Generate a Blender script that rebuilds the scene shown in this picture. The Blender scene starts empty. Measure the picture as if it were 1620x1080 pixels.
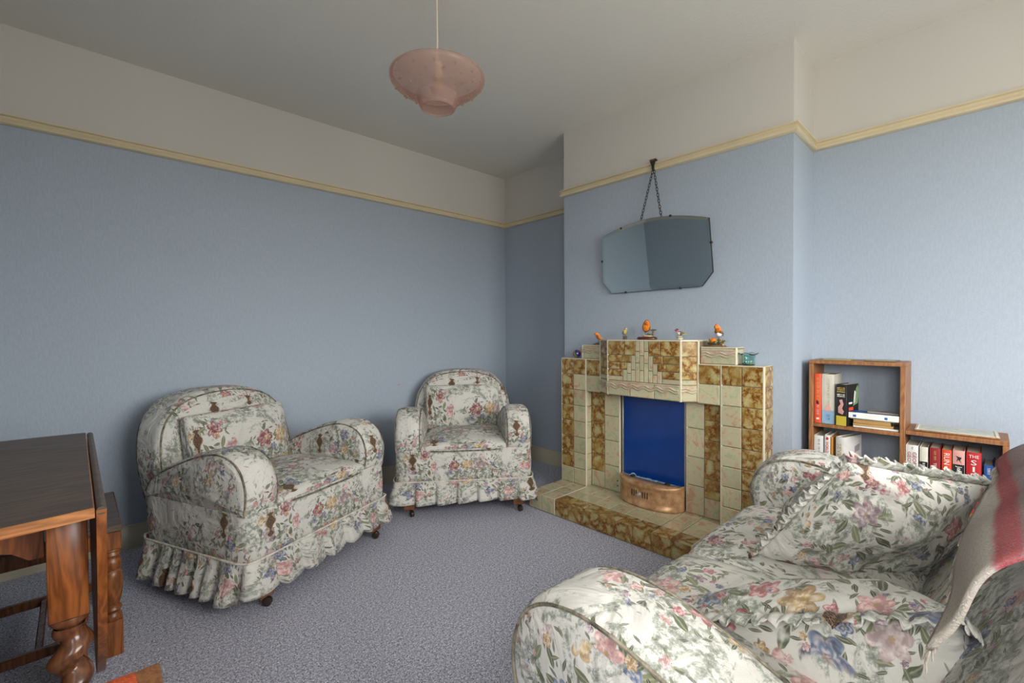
import bpy, math, random
import mathutils
from mathutils import Vector, Matrix, noise
random.seed(7)
PI=math.pi
C=bpy.context.scene.collection
sc=bpy.context.scene

# ---------------------------------------------------------------- camera
H=1.0561; YAW=0.806763; PITCH=0.018961; ROLL=-0.007069; FPX=721.70
cam_d=bpy.data.cameras.new('camera'); cam=bpy.data.objects.new('camera',cam_d); C.objects.link(cam)
cam_d.sensor_width=36; cam_d.lens=FPX/1620*36; cam_d.clip_start=.02
fh=Vector((math.cos(YAW),math.sin(YAW),0)); rt=Vector((math.sin(YAW),-math.cos(YAW),0)); up0=Vector((0,0,1))
fw=fh*math.cos(PITCH)-up0*math.sin(PITCH); up=up0*math.cos(PITCH)+fh*math.sin(PITCH)
r2=rt*math.cos(ROLL)+up*math.sin(ROLL); u2=up*math.cos(ROLL)-rt*math.sin(ROLL)
M=Matrix((r2,u2,-fw)).transposed().to_4x4(); M.translation=Vector((0,0,H))
cam.matrix_world=M
sc.camera=cam

# ---------------------------------------------------------------- view, world, lights
sc.view_settings.view_transform='Standard'; sc.view_settings.look='None'
sc.view_settings.gamma=1; sc.view_settings.use_curve_mapping=False
sc.view_settings.exposure=0.38
W=bpy.data.worlds.new('World'); sc.world=W; W.use_nodes=True
wn=W.node_tree; bg=wn.nodes['Background']
# overcast sky: bright above the horizon, dull ground below it
_tc=wn.nodes.new('ShaderNodeTexCoord'); _sx=wn.nodes.new('ShaderNodeSeparateXYZ'); _cr=wn.nodes.new('ShaderNodeValToRGB')
wn.links.new(_tc.outputs['Generated'],_sx.inputs[0]); wn.links.new(_sx.outputs[2],_cr.inputs[0])
_e=_cr.color_ramp.elements; _e[0].position=0.0; _e[0].color=(.36,.345,.30,1); _e[1].position=.06; _e[1].color=(.97,.96,.93,1)
_n=_e.new(1.0); _n.color=(1,.98,.94,1)
wn.links.new(_cr.outputs[0],bg.inputs['Color']); bg.inputs['Strength'].default_value=14.0
def area(name,loc,rot,sx,sy,energy,color=(1,1,1),portal=False):
    l=bpy.data.lights.new(name,'AREA'); l.shape='RECTANGLE'; l.size=sx; l.size_y=sy; l.energy=energy; l.color=color
    o=bpy.data.objects.new(name,l); C.objects.link(o); o.location=loc; o.rotation_euler=rot
    if portal: l.cycles.is_portal=True
    return o
YW=-1.15           # window wall
WX0,WX1,WZ0,WZ1=.35,2.05,.85,2.14
area('window_portal',((WX0+WX1)/2,YW-.10,(WZ0+WZ1)/2),(PI/2,0,0),WX1-WX0,WZ1-WZ0,1,portal=True)
XBK=-.47           # wall behind the camera
BY0,BY1,BZ0,BZ1=-.98,.02,.95,2.14  # added unseen opening behind the camera, brightens the chimney breast front
area('added_window_portal',(XBK-.10,(BY0+BY1)/2,(BZ0+BZ1)/2),(PI/2,0,-PI/2),BY1-BY0,BZ1-BZ0,1,portal=True)

# ---------------------------------------------------------------- tags
def tag(o,label=None,cat=None,group=None,kind=None):
    if label: o['label']=label
    if cat: o['category']=cat
    if group: o['group']=group
    if kind: o['kind']=kind
    return o
def thing(name,label,cat,loc=(0,0,0),rz=0,group=None):
    o=bpy.data.objects.new(name,None); C.objects.link(o); o.empty_display_size=.05
    o.location=loc; o.rotation_euler=(0,0,rz)
    return tag(o,label,cat,group)

# ---------------------------------------------------------------- node helper
class N:
    def __init__(s,name):
        s.m=bpy.data.materials.new(name); s.m.use_nodes=True; s.t=s.m.node_tree
        s.b=s.t.nodes['Principled BSDF']; s.out=s.t.nodes['Material Output']
    def node(s,ty,ins={},**attrs):
        n=s.t.nodes.new(ty)
        for k,v in attrs.items(): setattr(n,k,v)
        for k,v in ins.items(): s.set(n.inputs[k],v)
        return n
    def set(s,inp,v):
        if isinstance(v,bpy.types.NodeSocket): s.t.links.new(v,inp)
        else:
            if inp.type=='RGBA' and len(v)==3: v=(*v,1)
            inp.default_value=v
    def m_(s,op,a,b=0.0,c=None,clamp=False):
        n=s.t.nodes.new('ShaderNodeMath'); n.operation=op; n.use_clamp=clamp
        s.set(n.inputs[0],a); s.set(n.inputs[1],b)
        if c is not None: s.set(n.inputs[2],c)
        return n.outputs[0]
    def v_(s,op,a,b=(0,0,0)):
        n=s.t.nodes.new('ShaderNodeVectorMath'); n.operation=op
        s.set(n.inputs[0],a)
        if op=='SCALE': s.set(n.inputs['Scale'],b)
        else: s.set(n.inputs[1],b)
        return n.outputs[0]
    def step(s,v,lo,hi):   # smooth 0..1 for v lo..hi
        n=s.t.nodes.new('ShaderNodeMapRange'); n.interpolation_type='SMOOTHSTEP'
        s.set(n.inputs['Value'],v); n.inputs['From Min'].default_value=lo; n.inputs['From Max'].default_value=hi
        return n.outputs[0]
    def noise(s,vec,scale,detail=3,rough=.5,dist=0,dim='3D'):
        n=s.node('ShaderNodeTexNoise',{'Scale':scale,'Detail':detail,'Roughness':rough,'Distortion':dist},noise_dimensions=dim)
        if vec is not None: s.set(n.inputs['Vector'],vec)
        return n
    def mix(s,f,a,b,mode='MIX'):
        n=s.t.nodes.new('ShaderNodeMix'); n.data_type='RGBA'; n.blend_type=mode
        s.set(n.inputs[0],f); s.set(n.inputs[6],a); s.set(n.inputs[7],b)
        return n.outputs[2]
    def ramp(s,f,stops,interp='LINEAR'):
        n=s.t.nodes.new('ShaderNodeValToRGB'); r=n.color_ramp; r.interpolation=interp
        while len(r.elements)<len(stops): r.elements.new(.5)
        for e,(p,c) in zip(r.elements,stops): e.position=p; e.color=(*c,1)
        s.set(n.inputs[0],f); return n.outputs[0]
    def xyz(s,v):
        n=s.t.nodes.new('ShaderNodeSeparateXYZ'); s.set(n.inputs[0],v); return n.outputs
    def comb(s,x,y,z=0.0):
        n=s.t.nodes.new('ShaderNodeCombineXYZ'); s.set(n.inputs[0],x); s.set(n.inputs[1],y); s.set(n.inputs[2],z); return n.outputs[0]
    def obj(s): return s.node('ShaderNodeTexCoord').outputs['Object']
    def uv(s): return s.node('ShaderNodeTexCoord').outputs['UV']
    def bump(s,h,strength=.3,dist=.002):
        n=s.node('ShaderNodeBump',{'Height':h,'Strength':strength,'Distance':dist}); s.t.links.new(n.outputs[0],s.b.inputs['Normal']); return n
    def fin(s,color=None,rough=.6,metal=0,spec=None,**kw):
        if color is not None: s.set(s.b.inputs['Base Color'],color)
        s.set(s.b.inputs['Roughness'],rough); s.b.inputs['Metallic'].default_value=metal
        if spec is not None: s.b.inputs['Specular IOR Level'].default_value=spec
        for k,v in kw.items(): s.set(s.b.inputs[k.replace('_',' ')],v)
        return s.m
def plain(name,col,rough=.6,metal=0,var=.12,scale=30,bump=0,**kw):
    n=N(name); o=n.obj(); nz=n.noise(o,scale,4,.6)
    f=n.step(nz.outputs[0],.3,.7)
    c=n.mix(f,tuple(x*(1-var) for x in col),tuple(min(1,x*(1+var)) for x in col))
    if bump: n.bump(nz.outputs[0],bump,.002)
    return n.fin(c,rough,metal,**kw)

# ---------------------------------------------------------------- materials
M_={}
def mk_wallpaper():
    n=N('blue_wallpaper'); o=n.obj()
    ox,oy,oz=n.xyz(o)
    h=n.m_('ADD',ox,n.m_('MULTIPLY',oy,1.0))
    # embossed vertical dashes
    st=n.noise(n.comb(n.m_('MULTIPLY',h,380),n.m_('MULTIPLY',oz,120),0.0),1,2,.5)
    big=n.noise(n.comb(n.m_('MULTIPLY',h,130),n.m_('MULTIPLY',oz,34),3.0),1,2,.5)
    hh=n.m_('ADD',n.m_('MULTIPLY',st.outputs[0],.6),n.m_('MULTIPLY',big.outputs[0],.7))
    n.bump(hh,.32,.0028)
    c=n.mix(n.step(hh,.5,.8),(.315,.368,.440),(.345,.400,.475))
    lg=n.noise(o,1.3,2)
    c=n.mix(n.m_('MULTIPLY',lg.outputs[0],.12),c,(.37,.40,.43))
    return n.fin(c,.62)
M_['blue']=mk_wallpaper()
def mk_plaster(name,col,b=.25,sc_=60):
    n=N(name); o=n.obj(); a=n.noise(o,sc_,5,.65); l=n.noise(o,1.2,2)
    n.bump(a.outputs[0],b,.004)
    c=n.mix(l.outputs[0],tuple(x*.96 for x in col),tuple(min(1,x*1.03) for x in col))
    return n.fin(c,.8)
M_['frieze']=mk_plaster('white_frieze_paper',(.56,.54,.505),.15,120)
M_['ceil']=mk_plaster('stippled_ceiling',(.74,.72,.665),.5,70)
M_['cream']=plain('cream_gloss_paint',(.62,.53,.36),.32,var=.04,scale=6)
M_['skirt']=plain('cream_baseboard_paint',(.47,.43,.33),.4,var=.05,scale=5)
def mk_carpet():
    n=N('blue_grey_carpet'); o=n.obj()
    v=n.noise(o,210,2,.7); g=n.noise(o,95,3,.7); l=n.noise(o,1.5,3)
    f=n.m_('ADD',n.m_('MULTIPLY',v.outputs[0],.65),n.m_('MULTIPLY',g.outputs[0],.35))
    c=n.ramp(f,[(.38,(.11,.115,.155)),(.47,(.38,.385,.475)),(.53,(.54,.55,.66)),(.62,(.95,.96,1.0))])
    c=n.mix(n.m_('MULTIPLY',l.outputs[0],.15),c,(.38,.38,.44))
    n.bump(f,.9,.008)
    return n.fin(c,.95,spec=.1)
M_['carpet']=mk_carpet()

def mk_fabric():
    n=N('floral_linen_print'); uv=n.uv()
    wob=n.noise(uv,26,2,.5,dim='2D').outputs['Color']
    P=n.v_('ADD',uv,n.v_('SCALE',n.v_('SUBTRACT',wob,(.5,.5,.5)),.010))
    col=(.60,.575,.52)
    t=n.noise(uv,7,2,.5,dim='2D').outputs[0]
    col=n.mix(n.m_('MULTIPLY',t,.35),col,(.51,.51,.455))
    # soft sage foliage
    fo=n.noise(uv,8,6,.70,.6,dim='2D').outputs[0]
    f2=n.noise(n.v_('ADD',uv,(3.3,1.7,0)),48,4,.75,dim='2D').outputs[0]
    fm=n.m_('MULTIPLY',n.step(fo,.47,.54),n.step(f2,.41,.52))
    col=n.mix(n.m_('MULTIPLY',fm,.80),col,n.mix(n.step(f2,.45,.7),(.30,.335,.275),(.085,.10,.06)))
    # bouquets
    bv=n.node('ShaderNodeTexVoronoi',{'Vector':P,'Scale':4.6,'Randomness':.85},voronoi_dimensions='2D')
    wn_=n.noise(uv,18,3,.6,dim='2D').outputs[0]
    bd=n.m_('ADD',bv.outputs['Distance'],n.m_('MULTIPLY',n.m_('SUBTRACT',wn_,.5),.55))
    B=n.step(bd,.46,.38)
    Bw=n.step(bd,.54,.47)
    def cells(scale,rnd,off):
        v=n.node('ShaderNodeTexVoronoi',{'Vector':n.v_('ADD',P,(off,off*1.7,0)),'Scale':scale,'Randomness':rnd},voronoi_dimensions='2D')
        loc=n.v_('SCALE',n.v_('SUBTRACT',n.v_('ADD',P,(off,off*1.7,0)),v.outputs['Position']),scale)
        r=n.xyz(v.outputs['Color'])
        x,y,_=n.xyz(loc)
        return v,x,y,r
    def leaf(scale,off,wid,pres,colA,colB,mask,amount):
        v,x,y,r=cells(scale,.8,off)
        a=n.m_('MULTIPLY',r[0],6.283)
        ca=n.m_('COSINE',a); sa=n.m_('SINE',a)
        lx=n.m_('ADD',n.m_('MULTIPLY',x,ca),n.m_('MULTIPLY',y,sa))
        ly=n.m_('SUBTRACT',n.m_('MULTIPLY',y,ca),n.m_('MULTIPLY',x,sa))
        lim=n.m_('MULTIPLY',n.m_('SUBTRACT',1.0,n.m_('MULTIPLY',n.m_('MULTIPLY',lx,lx),5.0)),wid)
        d=n.m_('SUBTRACT',lim,n.m_('ABSOLUTE',ly))
        m=n.m_('MULTIPLY',n.step(d,0.0,.035),n.m_('LESS_THAN',r[1],pres))
        m=n.m_('MULTIPLY',n.m_('MULTIPLY',m,mask),amount)
        vein=n.step(n.m_('ABSOLUTE',ly),.0,.05)
        c=n.mix(r[2],colA,colB); c=n.mix(n.m_('MULTIPLY',n.m_('SUBTRACT',1,vein),.5),c,(.42,.42,.28))
        return m,c
    for args in ((22,1.3,.17,.8,(.055,.075,.03),(.20,.22,.09),B,.95),
                 (34,5.1,.13,.8,(.03,.045,.025),(.16,.17,.09),B,.95),
                 (44,2.9,.12,.45,(.03,.04,.02),(.13,.13,.07),Bw,.9),
                 (36,8.7,.09,.07,(.06,.06,.045),(.16,.13,.09),n.m_('SUBTRACT',1,B),.7)):
        m,c=leaf(*args); col=n.mix(m,col,c)
    def flower(scale,off,pet,R,pres,stops,mask,dark=.55):
        v,x,y,r=cells(scale,.72,off)
        a=n.m_('ADD',n.m_('ARCTAN2',y,x),n.m_('MULTIPLY',r[0],6.28))
        pe=n.m_('ABSOLUTE',n.m_('COSINE',n.m_('MULTIPLY',a,pet/2)))
        rr=n.m_('MULTIPLY',n.m_('ADD',.62,n.m_('MULTIPLY',pe,.38)),n.m_('MULTIPLY',n.m_('ADD',.7,n.m_('MULTIPLY',r[1],.3)),R))
        dist=v.outputs['Distance']
        m=n.m_('MULTIPLY',n.step(n.m_('SUBTRACT',rr,dist),0,.04),n.m_('LESS_THAN',r[1],pres))
        m=n.m_('MULTIPLY',m,mask)
        base=n.ramp(r[2],stops,'CONSTANT')
        q=n.m_('DIVIDE',dist,rr)
        det=n.noise(n.v_('SCALE',P,scale*5.0),1,2,.6,dim='2D').outputs[0]
        ring=n.m_('ADD',n.m_('MULTIPLY',n.m_('SINE',n.m_('ADD',n.m_('MULTIPLY',q,13),n.m_('MULTIPLY',n.m_('SINE',n.m_('MULTIPLY',a,3)),1.6))),.5),.5)
        lt=n.mix(n.m_('MULTIPLY',n.m_('MULTIPLY',ring,n.step(det,.3,.6)),.55),base,(.78,.70,.62))
        dk=n.mix(1.0,lt,(.42,.30,.28),'MULTIPLY')
        c=n.mix(n.m_('MULTIPLY',n.step(det,.55,.35),dark),lt,dk)
        c=n.mix(n.m_('MULTIPLY',n.step(q,.80,1.0),.6),c,dk)
        pn=n.noise(n.v_('ADD',P,(off,1,0)),scale*1.7,3,.7,dim='2D').outputs[0]; c=n.mix(n.m_('MULTIPLY',n.step(pn,.45,.65),.5),c,dk)
        c=n.mix(n.m_('MULTIPLY',n.step(q,.22,.12),.8),c,(.33,.20,.05))
        return m,c
    big=[(0,(.50,.10,.12)),(.2,(.66,.32,.30)),(.38,(.40,.28,.32)),(.52,(.55,.36,.10)),(.66,(.62,.50,.50)),(.8,(.33,.05,.07)),(.9,(.12,.18,.32))]
    small=[(0,(.08,.14,.30)),(.25,(.45,.07,.10)),(.45,(.50,.30,.08)),(.62,(.58,.30,.32)),(.8,(.30,.20,.28))]
    m,c=flower(12.5,2.2,6,.48,.62,big,B); col=n.mix(m,col,c)
    m,c=flower(25,7.9,5,.44,.36,small,B); col=n.mix(m,col,c)
    m,c=flower(46,6.1,5,.42,.14,small,B); col=n.mix(m,col,c)
    # brown urns with gilt edges, one in some bouquets' gaps
    v,x,y,r=cells(4.5,.8,4.4)
    ax=n.m_('ABSOLUTE',x)
    def gs(c0,wd,am):
        q=n.m_('DIVIDE',n.m_('SUBTRACT',y,c0),wd); return n.m_('MULTIPLY',n.m_('EXPONENT',n.m_('MULTIPLY',n.m_('MULTIPLY',q,q),-1.0)),am)
    prof=n.m_('ADD',n.m_('ADD',.034,gs(.05,.085,.085)),n.m_('ADD',gs(-.16,.035,.05),gs(.19,.02,.05)))
    d=n.m_('SUBTRACT',prof,ax); iny=n.m_('LESS_THAN',n.m_('ABSOLUTE',y),.21)
    pr=n.m_('MULTIPLY',iny,n.m_('LESS_THAN',r[0],.36))
    um=n.m_('MULTIPLY',n.step(d,0,.006),pr); inner=n.m_('MULTIPLY',n.step(d,.018,.030),pr)
    ck=n.noise(n.v_('SCALE',uv,330.0),1,2,.8,dim='2D').outputs[0]
    col=n.mix(um,col,(.36,.24,.11)); col=n.mix(inner,col,n.mix(n.step(ck,.46,.56),(.03,.014,.008),(.20,.10,.04)))
    hs_=n.node('ShaderNodeHueSaturation',{'Saturation':.76,'Value':.97,'Color':col}); col=hs_.outputs[0]
    # weave + soft creases
    w=n.noise(uv,420,2,.6,dim='2D').outputs[0]; cr=n.noise(n.obj(),9,3,.55,.8).outputs[0]
    n.bump(n.m_('ADD',n.m_('MULTIPLY',w,.03),cr),.55,.035)
    return n.fin(col,.82,spec=.25,**{'Sheen_Weight':.1})
M_['fab']=mk_fabric()
M_['pipe']=plain('piping_cord',(.17,.15,.11),.8,var=.7,scale=45)
M_['castor']=plain('dark_castor',(.035,.022,.016),.25,var=.2)
M_['footwood']=plain('foot_wood',(.20,.075,.025),.4,var=.3,scale=20)

def mk_tile(kind):
    n=N('tile_'+kind); o=n.obj()
    tid=n.node('ShaderNodeAttribute',attribute_name='tid').outputs['Fac']
    p=n.v_('ADD',o,n.comb(n.m_('MULTIPLY',tid,7.3),n.m_('MULTIPLY',tid,3.1),n.m_('MULTIPLY',tid,5.7)))
    if kind=='amber':
        wz=n.noise(p,18,5,.68).outputs['Color']
        pw=n.v_('ADD',p,n.v_('SCALE',n.v_('SUBTRACT',wz,(.5,.5,.5)),.10))
        v=n.node('ShaderNodeTexVoronoi',{'Vector':pw,'Scale':15,'Randomness':1},feature='DISTANCE_TO_EDGE')
        nz=n.noise(p,70,5,.75,.5).outputs[0]
        e=n.m_('ADD',v.outputs['Distance'],n.m_('MULTIPLY',n.m_('SUBTRACT',nz,.5),.55))
        c=n.ramp(e,[(.0,(.17,.065,.015)),(.06,(.30,.15,.04)),(.15,(.42,.29,.11)),(.28,(.50,.44,.23)),(.5,(.50,.51,.32))])
        l=n.noise(p,11,3).outputs[0]
        c=n.mix(n.m_('MULTIPLY',n.step(l,.47,.62),.55),c,(.36,.23,.065))
    elif kind=='pale':
        nz=n.noise(p,16,5,.62,.9).outputs[0]; n2=n.noise(p,60,4,.7,.4).outputs[0]
        c=n.ramp(nz,[(.36,(.43,.47,.32)),(.46,(.56,.55,.40)),(.55,(.60,.52,.38)),(.64,(.55,.34,.24))])
        c=n.mix(n.m_('MULTIPLY',n.step(n2,.5,.7),.35),c,(.62,.62,.48))
    else:
        nz=n.noise(p,30,3).outputs[0]
        c=n.mix(nz,(.60,.55,.40),(.72,.66,.52))
    v=n.m_('ADD',.86,n.m_('MULTIPLY',n.m_('FRACT',n.m_('MULTIPLY',tid,13.7)),.22))
    c=n.mix(1.0,c,n.comb(v,v,v),'MULTIPLY')
    if kind!='cream_glaze': c=n.mix(1.0,c,(.80,.78,.70),'MULTIPLY')
    return n.fin(c,.16,spec=.5)
M_['amber']=mk_tile('amber'); M_['pale']=mk_tile('pale'); M_['edge']=mk_tile('cream_glaze')
M_['grout']=plain('tile_grout',(.20,.16,.10),.9)

def mk_wood(name,c0,c1,rough=.35,axis=2,scale=6,stretch=.12):
    n=N(name); o=n.obj(); x,y,z=n.xyz(o)
    k=[1.0,1.0,1.0]; k[axis]=stretch
    p=n.comb(n.m_('MULTIPLY',x,k[0]),n.m_('MULTIPLY',y,k[1]),n.m_('MULTIPLY',z,k[2]))
    a=n.noise(p,scale*4,3,.5,.35).outputs[0]; b=n.noise(p,scale*30,3,.7).outputs[0]
    w=n.m_('FRACT',n.m_('MULTIPLY',a,7.0))
    w=n.m_('ABSOLUTE',n.m_('SUBTRACT',w,.5))
    f=n.m_('ADD',n.m_('MULTIPLY',w,.9),n.m_('MULTIPLY',b,.55))
    c=n.mix(n.step(f,.15,.85),c0,c1)
    n.bump(f,.12,.001)
    return n.fin(c,rough)
M_['oak_top']=mk_wood('dark_oak_top',(.05,.032,.022),(.115,.078,.052),.42,0,5,.15)
M_['oak_edge']=mk_wood('worn_oak_edge',(.20,.075,.02),(.42,.17,.05),.35,0,5)
M_['oak']=mk_wood('oak_brown',(.11,.034,.009),(.27,.090,.022),.35,2,6)
M_['oak_dark']=mk_wood('oak_dark_turned',(.075,.028,.013),(.16,.062,.026),.22,2,6)
M_['case']=mk_wood('bookcase_wood',(.19,.075,.028),(.33,.145,.05),.45,2,7)
M_['case_top']=mk_wood('bookcase_top_wood',(.19,.105,.055),(.30,.17,.09),.4,1,7)
M_['seat_orange']=plain('orange_woven_seat',(.60,.10,.025),.9,var=.3,scale=220,bump=.6)

M_['board']=plain('glossy_blue_board',(.005,.04,.21),.14,var=.18,scale=3)
def mk_copper():
    n=N('brushed_copper_cover'); o=n.obj(); a=n.noise(o,22,5,.65).outputs[0]
    c=n.ramp(a,[(.3,(.30,.15,.065)),(.5,(.52,.30,.15)),(.7,(.66,.42,.23))])
    n.bump(a,.1,.002); return n.fin(c,.38,.35)
M_['copper']=mk_copper()
M_['steel']=plain('dull_metal_edge',(.45,.43,.42),.4,.6)
M_['dark']=plain('blackened_metal',(.02,.018,.016),.5,var=.3)
M_['mirror']=N('mirror_glass').fin((.72,.80,.80),.015,1)
M_['mirror_bevel']=N('mirror_bevel').fin((.66,.73,.72),.05,1)

def glass(name,col,rough=.05,tr=1.0,ior=1.45,bumpn=None):
    n=N(name)
    if bumpn:
        o=n.obj(); a=n.noise(o,bumpn,2).outputs[0]; n.bump(a,.1,.002)
    return n.fin(col,rough,**{'Transmission_Weight':tr,'IOR':ior})
def mk_shade():
    n=N('pink_glass_shade')
    d=n.b
    tr=n.node('ShaderNodeBsdfTransparent',{'Color':(.93,.82,.78)})
    tl=n.node('ShaderNodeBsdfTranslucent',{'Color':(.80,.62,.56)})
    nz=n.noise(n.obj(),60,3,.6).outputs[0]; n.bump(nz,.25,.003)
    n.fin((.66,.50,.45),.14,spec=.7)
    m1=n.node('ShaderNodeMixShader',{0:.40,1:d.outputs[0],2:tl.outputs[0]})
    m2=n.node('ShaderNodeMixShader',{0:.66,1:m1.outputs[0],2:tr.outputs[0]})
    n.t.links.new(m2.outputs[0],n.out.inputs[0]); return n.m
M_['shade']=mk_shade()
M_['flex']=plain('cream_flex',(.66,.60,.46),.5,var=.05)
M_['whiteplastic']=plain('white_plastic',(.75,.73,.68),.4,var=.05)
M_['tealglass']=glass('teal_glass',(.62,.86,.84),.03)
M_['paint_white']=plain('white_window_paint',(.78,.78,.75),.4,var=.03)

def col(name,c,rough=.5,var=.15,scale=60,**k):
    if name not in M_: M_[name]=plain(name,c,rough,var=var,scale=scale,**k)
    return M_[name]

# ---------------------------------------------------------------- mesh helper
class MB:
    def __init__(s): s.v=[]; s.f=[]; s.uv=[]; s.mi=[]; s.mats=[]; s.tid=[]
    def mat(s,m):
        if m not in s.mats: s.mats.append(m)
        return s.mats.index(m)
    def add(s,vs,fs,m,uvs=None,tid=0.0,X=None):
        b=len(s.v); k=s.mat(m)
        for p in vs:
            p=Vector(p)
            if X is not None: p=X@p
            s.v.append(p)
        for i,f in enumerate(fs):
            s.f.append([b+j for j in f]); s.mi.append(k); s.tid.append(tid)
            s.uv.append(uvs[i] if uvs else None)
        return s
    def box(s,x0,y0,z0,x1,y1,z1,m,bev=0,X=None,tid=0.0):
        if x1<x0:x0,x1=x1,x0
        if y1<y0:y0,y1=y1,y0
        if z1<z0:z0,z1=z1,z0
        if bev<=0:
            vs=[(x0,y0,z0),(x1,y0,z0),(x1,y1,z0),(x0,y1,z0),(x0,y0,z1),(x1,y0,z1),(x1,y1,z1),(x0,y1,z1)]
            fs=[(3,2,1,0),(4,5,6,7),(0,1,5,4),(1,2,6,5),(2,3,7,6),(3,0,4,7)]
            return s.add(vs,fs,m,X=X,tid=tid)
        b=min(bev,(x1-x0)/2.01,(y1-y0)/2.01,(z1-z0)/2.01)
        import itertools
        vs=[];idx={}
        for sx,sy,sz in itertools.product((0,1),repeat=3):
            cx=(x0,x1)[sx];cy=(y0,y1)[sy];cz=(z0,z1)[sz]
            dx=b if sx==0 else -b;dy=b if sy==0 else -b;dz=b if sz==0 else -b
            for ax,p in enumerate(((cx,cy+dy,cz+dz),(cx+dx,cy,cz+dz),(cx+dx,cy+dy,cz))):
                idx[(sx,sy,sz,ax)]=len(vs);vs.append(p)
        fs=[]
        for ax in range(3):
            o=[a for a in range(3) if a!=ax]
            for sd in (0,1):
                q=[]
                for (a,c) in ((0,0),(1,0),(1,1),(0,1)):
                    k=[0,0,0];k[ax]=sd;k[o[0]]=a;k[o[1]]=c
                    q.append(idx[(*k,ax)])
                flip=(sd==0)^(ax==1)
                fs.append(q[::-1] if flip else q)
            # edges parallel to ax
            for (a,c) in ((0,0),(1,0),(1,1),(0,1)):
                q=[]
                for sd in (0,1):
                    k=[0,0,0];k[ax]=sd;k[o[0]]=a;k[o[1]]=c
                    q.append((idx[(*k,o[0])],idx[(*k,o[1])]))
                fs.append([q[0][0],q[0][1],q[1][1],q[1][0]])
        for sx,sy,sz in itertools.product((0,1),repeat=3):
            fs.append([idx[(sx,sy,sz,a)] for a in range(3)])
        # orient outward
        c=Vector(((x0+x1)/2,(y0+y1)/2,(z0+z1)/2)); out=[]
        for f in fs:
            P=[Vector(vs[i]) for i in f]; nn=(P[1]-P[0]).cross(P[2]-P[0]); ctr=sum(P,Vector())/len(P)
            out.append(f if nn.dot(ctr-c)>=0 else f[::-1])
        return s.add(vs,out,m,X=X,tid=tid)
    def lathe(s,prof,m,seg=24,X=None,cap=True,twist=None):
        vs=[];fs=[]
        for (r,z) in prof:
            for k in range(seg):
                a=2*PI*k/seg
                vs.append((r*math.cos(a),r*math.sin(a),z))
        for i in range(len(prof)-1):
            for k in range(seg):
                a=i*seg+k;b=i*seg+(k+1)%seg
                fs.append((a,b,b+seg,a+seg))
        if cap:
            if prof[0][0]>1e-5: fs.append(list(range(seg))[::-1])
            if prof[-1][0]>1e-5: fs.append([ (len(prof)-1)*seg+k for k in range(seg)])
        return s.add(vs,fs,m,X=X)
    def tube(s,pts,r,m,seg=8,closed=False,X=None,cap=True):
        pts=[Vector(p) for p in pts]; n=len(pts); rr=r if isinstance(r,(list,tuple)) else [r]*n
        vs=[];fs=[];prev=None
        for i,p in enumerate(pts):
            if closed: t=(pts[(i+1)%n]-pts[i-1])
            else: t=(pts[min(i+1,n-1)]-pts[max(i-1,0)])
            t.normalize()
            if prev is None:
                a=Vector((0,0,1)) if abs(t.z)<.9 else Vector((1,0,0)); u=t.cross(a).normalized()
            else: u=(prev-t*prev.dot(t)).normalized()
            prev=u; w=t.cross(u)
            for k in range(seg):
                an=2*PI*k/seg; vs.append(p+(u*math.cos(an)+w*math.sin(an))*rr[i])
        for i in range(n if closed else n-1):
            j=(i+1)%n
            for k in range(seg):
                fs.append((i*seg+k,i*seg+(k+1)%seg,j*seg+(k+1)%seg,j*seg+k))
        if cap and not closed: fs.append(list(range(seg))[::-1]); fs.append([(n-1)*seg+k for k in range(seg)])
        return s.add(vs,fs,m,X=X)
    def prism(s,poly,m,axis='y',a=0,b=.01,X=None,smooth_sides=False,tid=0.0):
        # poly in the two other axes order
        def P(p,t):
            if axis=='y': return (p[0],t,p[1])
            if axis=='x': return (t,p[0],p[1])
            return (p[0],p[1],t)
        n=len(poly); vs=[P(p,a) for p in poly]+[P(p,b) for p in poly]
        fs=[list(range(n))[::-1],[n+i for i in range(n)]]+[(i,(i+1)%n,n+(i+1)%n,n+i) for i in range(n)]
        return s.add(vs,fs,m,X=X,tid=tid)
    def ball(s,c,r,m,seg=12,rings=8,sc_=(1,1,1),X=None):
        vs=[];fs=[]
        for i in range(rings+1):
            th=PI*i/rings
            for k in range(seg):
                a=2*PI*k/seg
                vs.append((c[0]+r*sc_[0]*math.sin(th)*math.cos(a),c[1]+r*sc_[1]*math.sin(th)*math.sin(a),c[2]+r*sc_[2]*math.cos(th)))
        for i in range(rings):
            for k in range(seg):
                a=i*seg+k;b=i*seg+(k+1)%seg
                fs.append((a,a+seg,b+seg,b))
        return s.add(vs,fs,m,X=X)
    def build(s,name,parent=None,smooth=True,angle=40,clean=True):
        me=bpy.data.meshes.new(name); me.from_pydata([tuple(v) for v in s.v],[],s.f)
        for m in s.mats: me.materials.append(m)
        me.polygons.foreach_set('material_index',s.mi)
        if any(u is not None for u in s.uv):
            l=me.uv_layers.new(name='UVMap'); i=0; data=[]
            for f,u in zip(s.f,s.uv):
                for k in range(len(f)):
                    data+=list(u[k]) if u is not None else [s.v[f[k]].x,s.v[f[k]].y]
            l.data.foreach_set('uv',data)
        if any(s.tid):
            a=me.attributes.new('tid','FLOAT','FACE'); a.data.foreach_set('value',s.tid)
        if smooth:
            me.polygons.foreach_set('use_smooth',[True]*len(me.polygons))
            me.update()
            try: me.set_sharp_from_angle(angle=math.radians(angle))
            except Exception: pass
        me.validate(); me.update()
        o=bpy.data.objects.new(name,me); C.objects.link(o)
        if parent: o.parent=parent
        return o
def recalc(o):
    import bmesh
    bm=bmesh.new(); bm.from_mesh(o.data); bmesh.ops.recalc_face_normals(bm,faces=bm.faces); bm.to_mesh(o.data); bm.free(); return o
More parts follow.
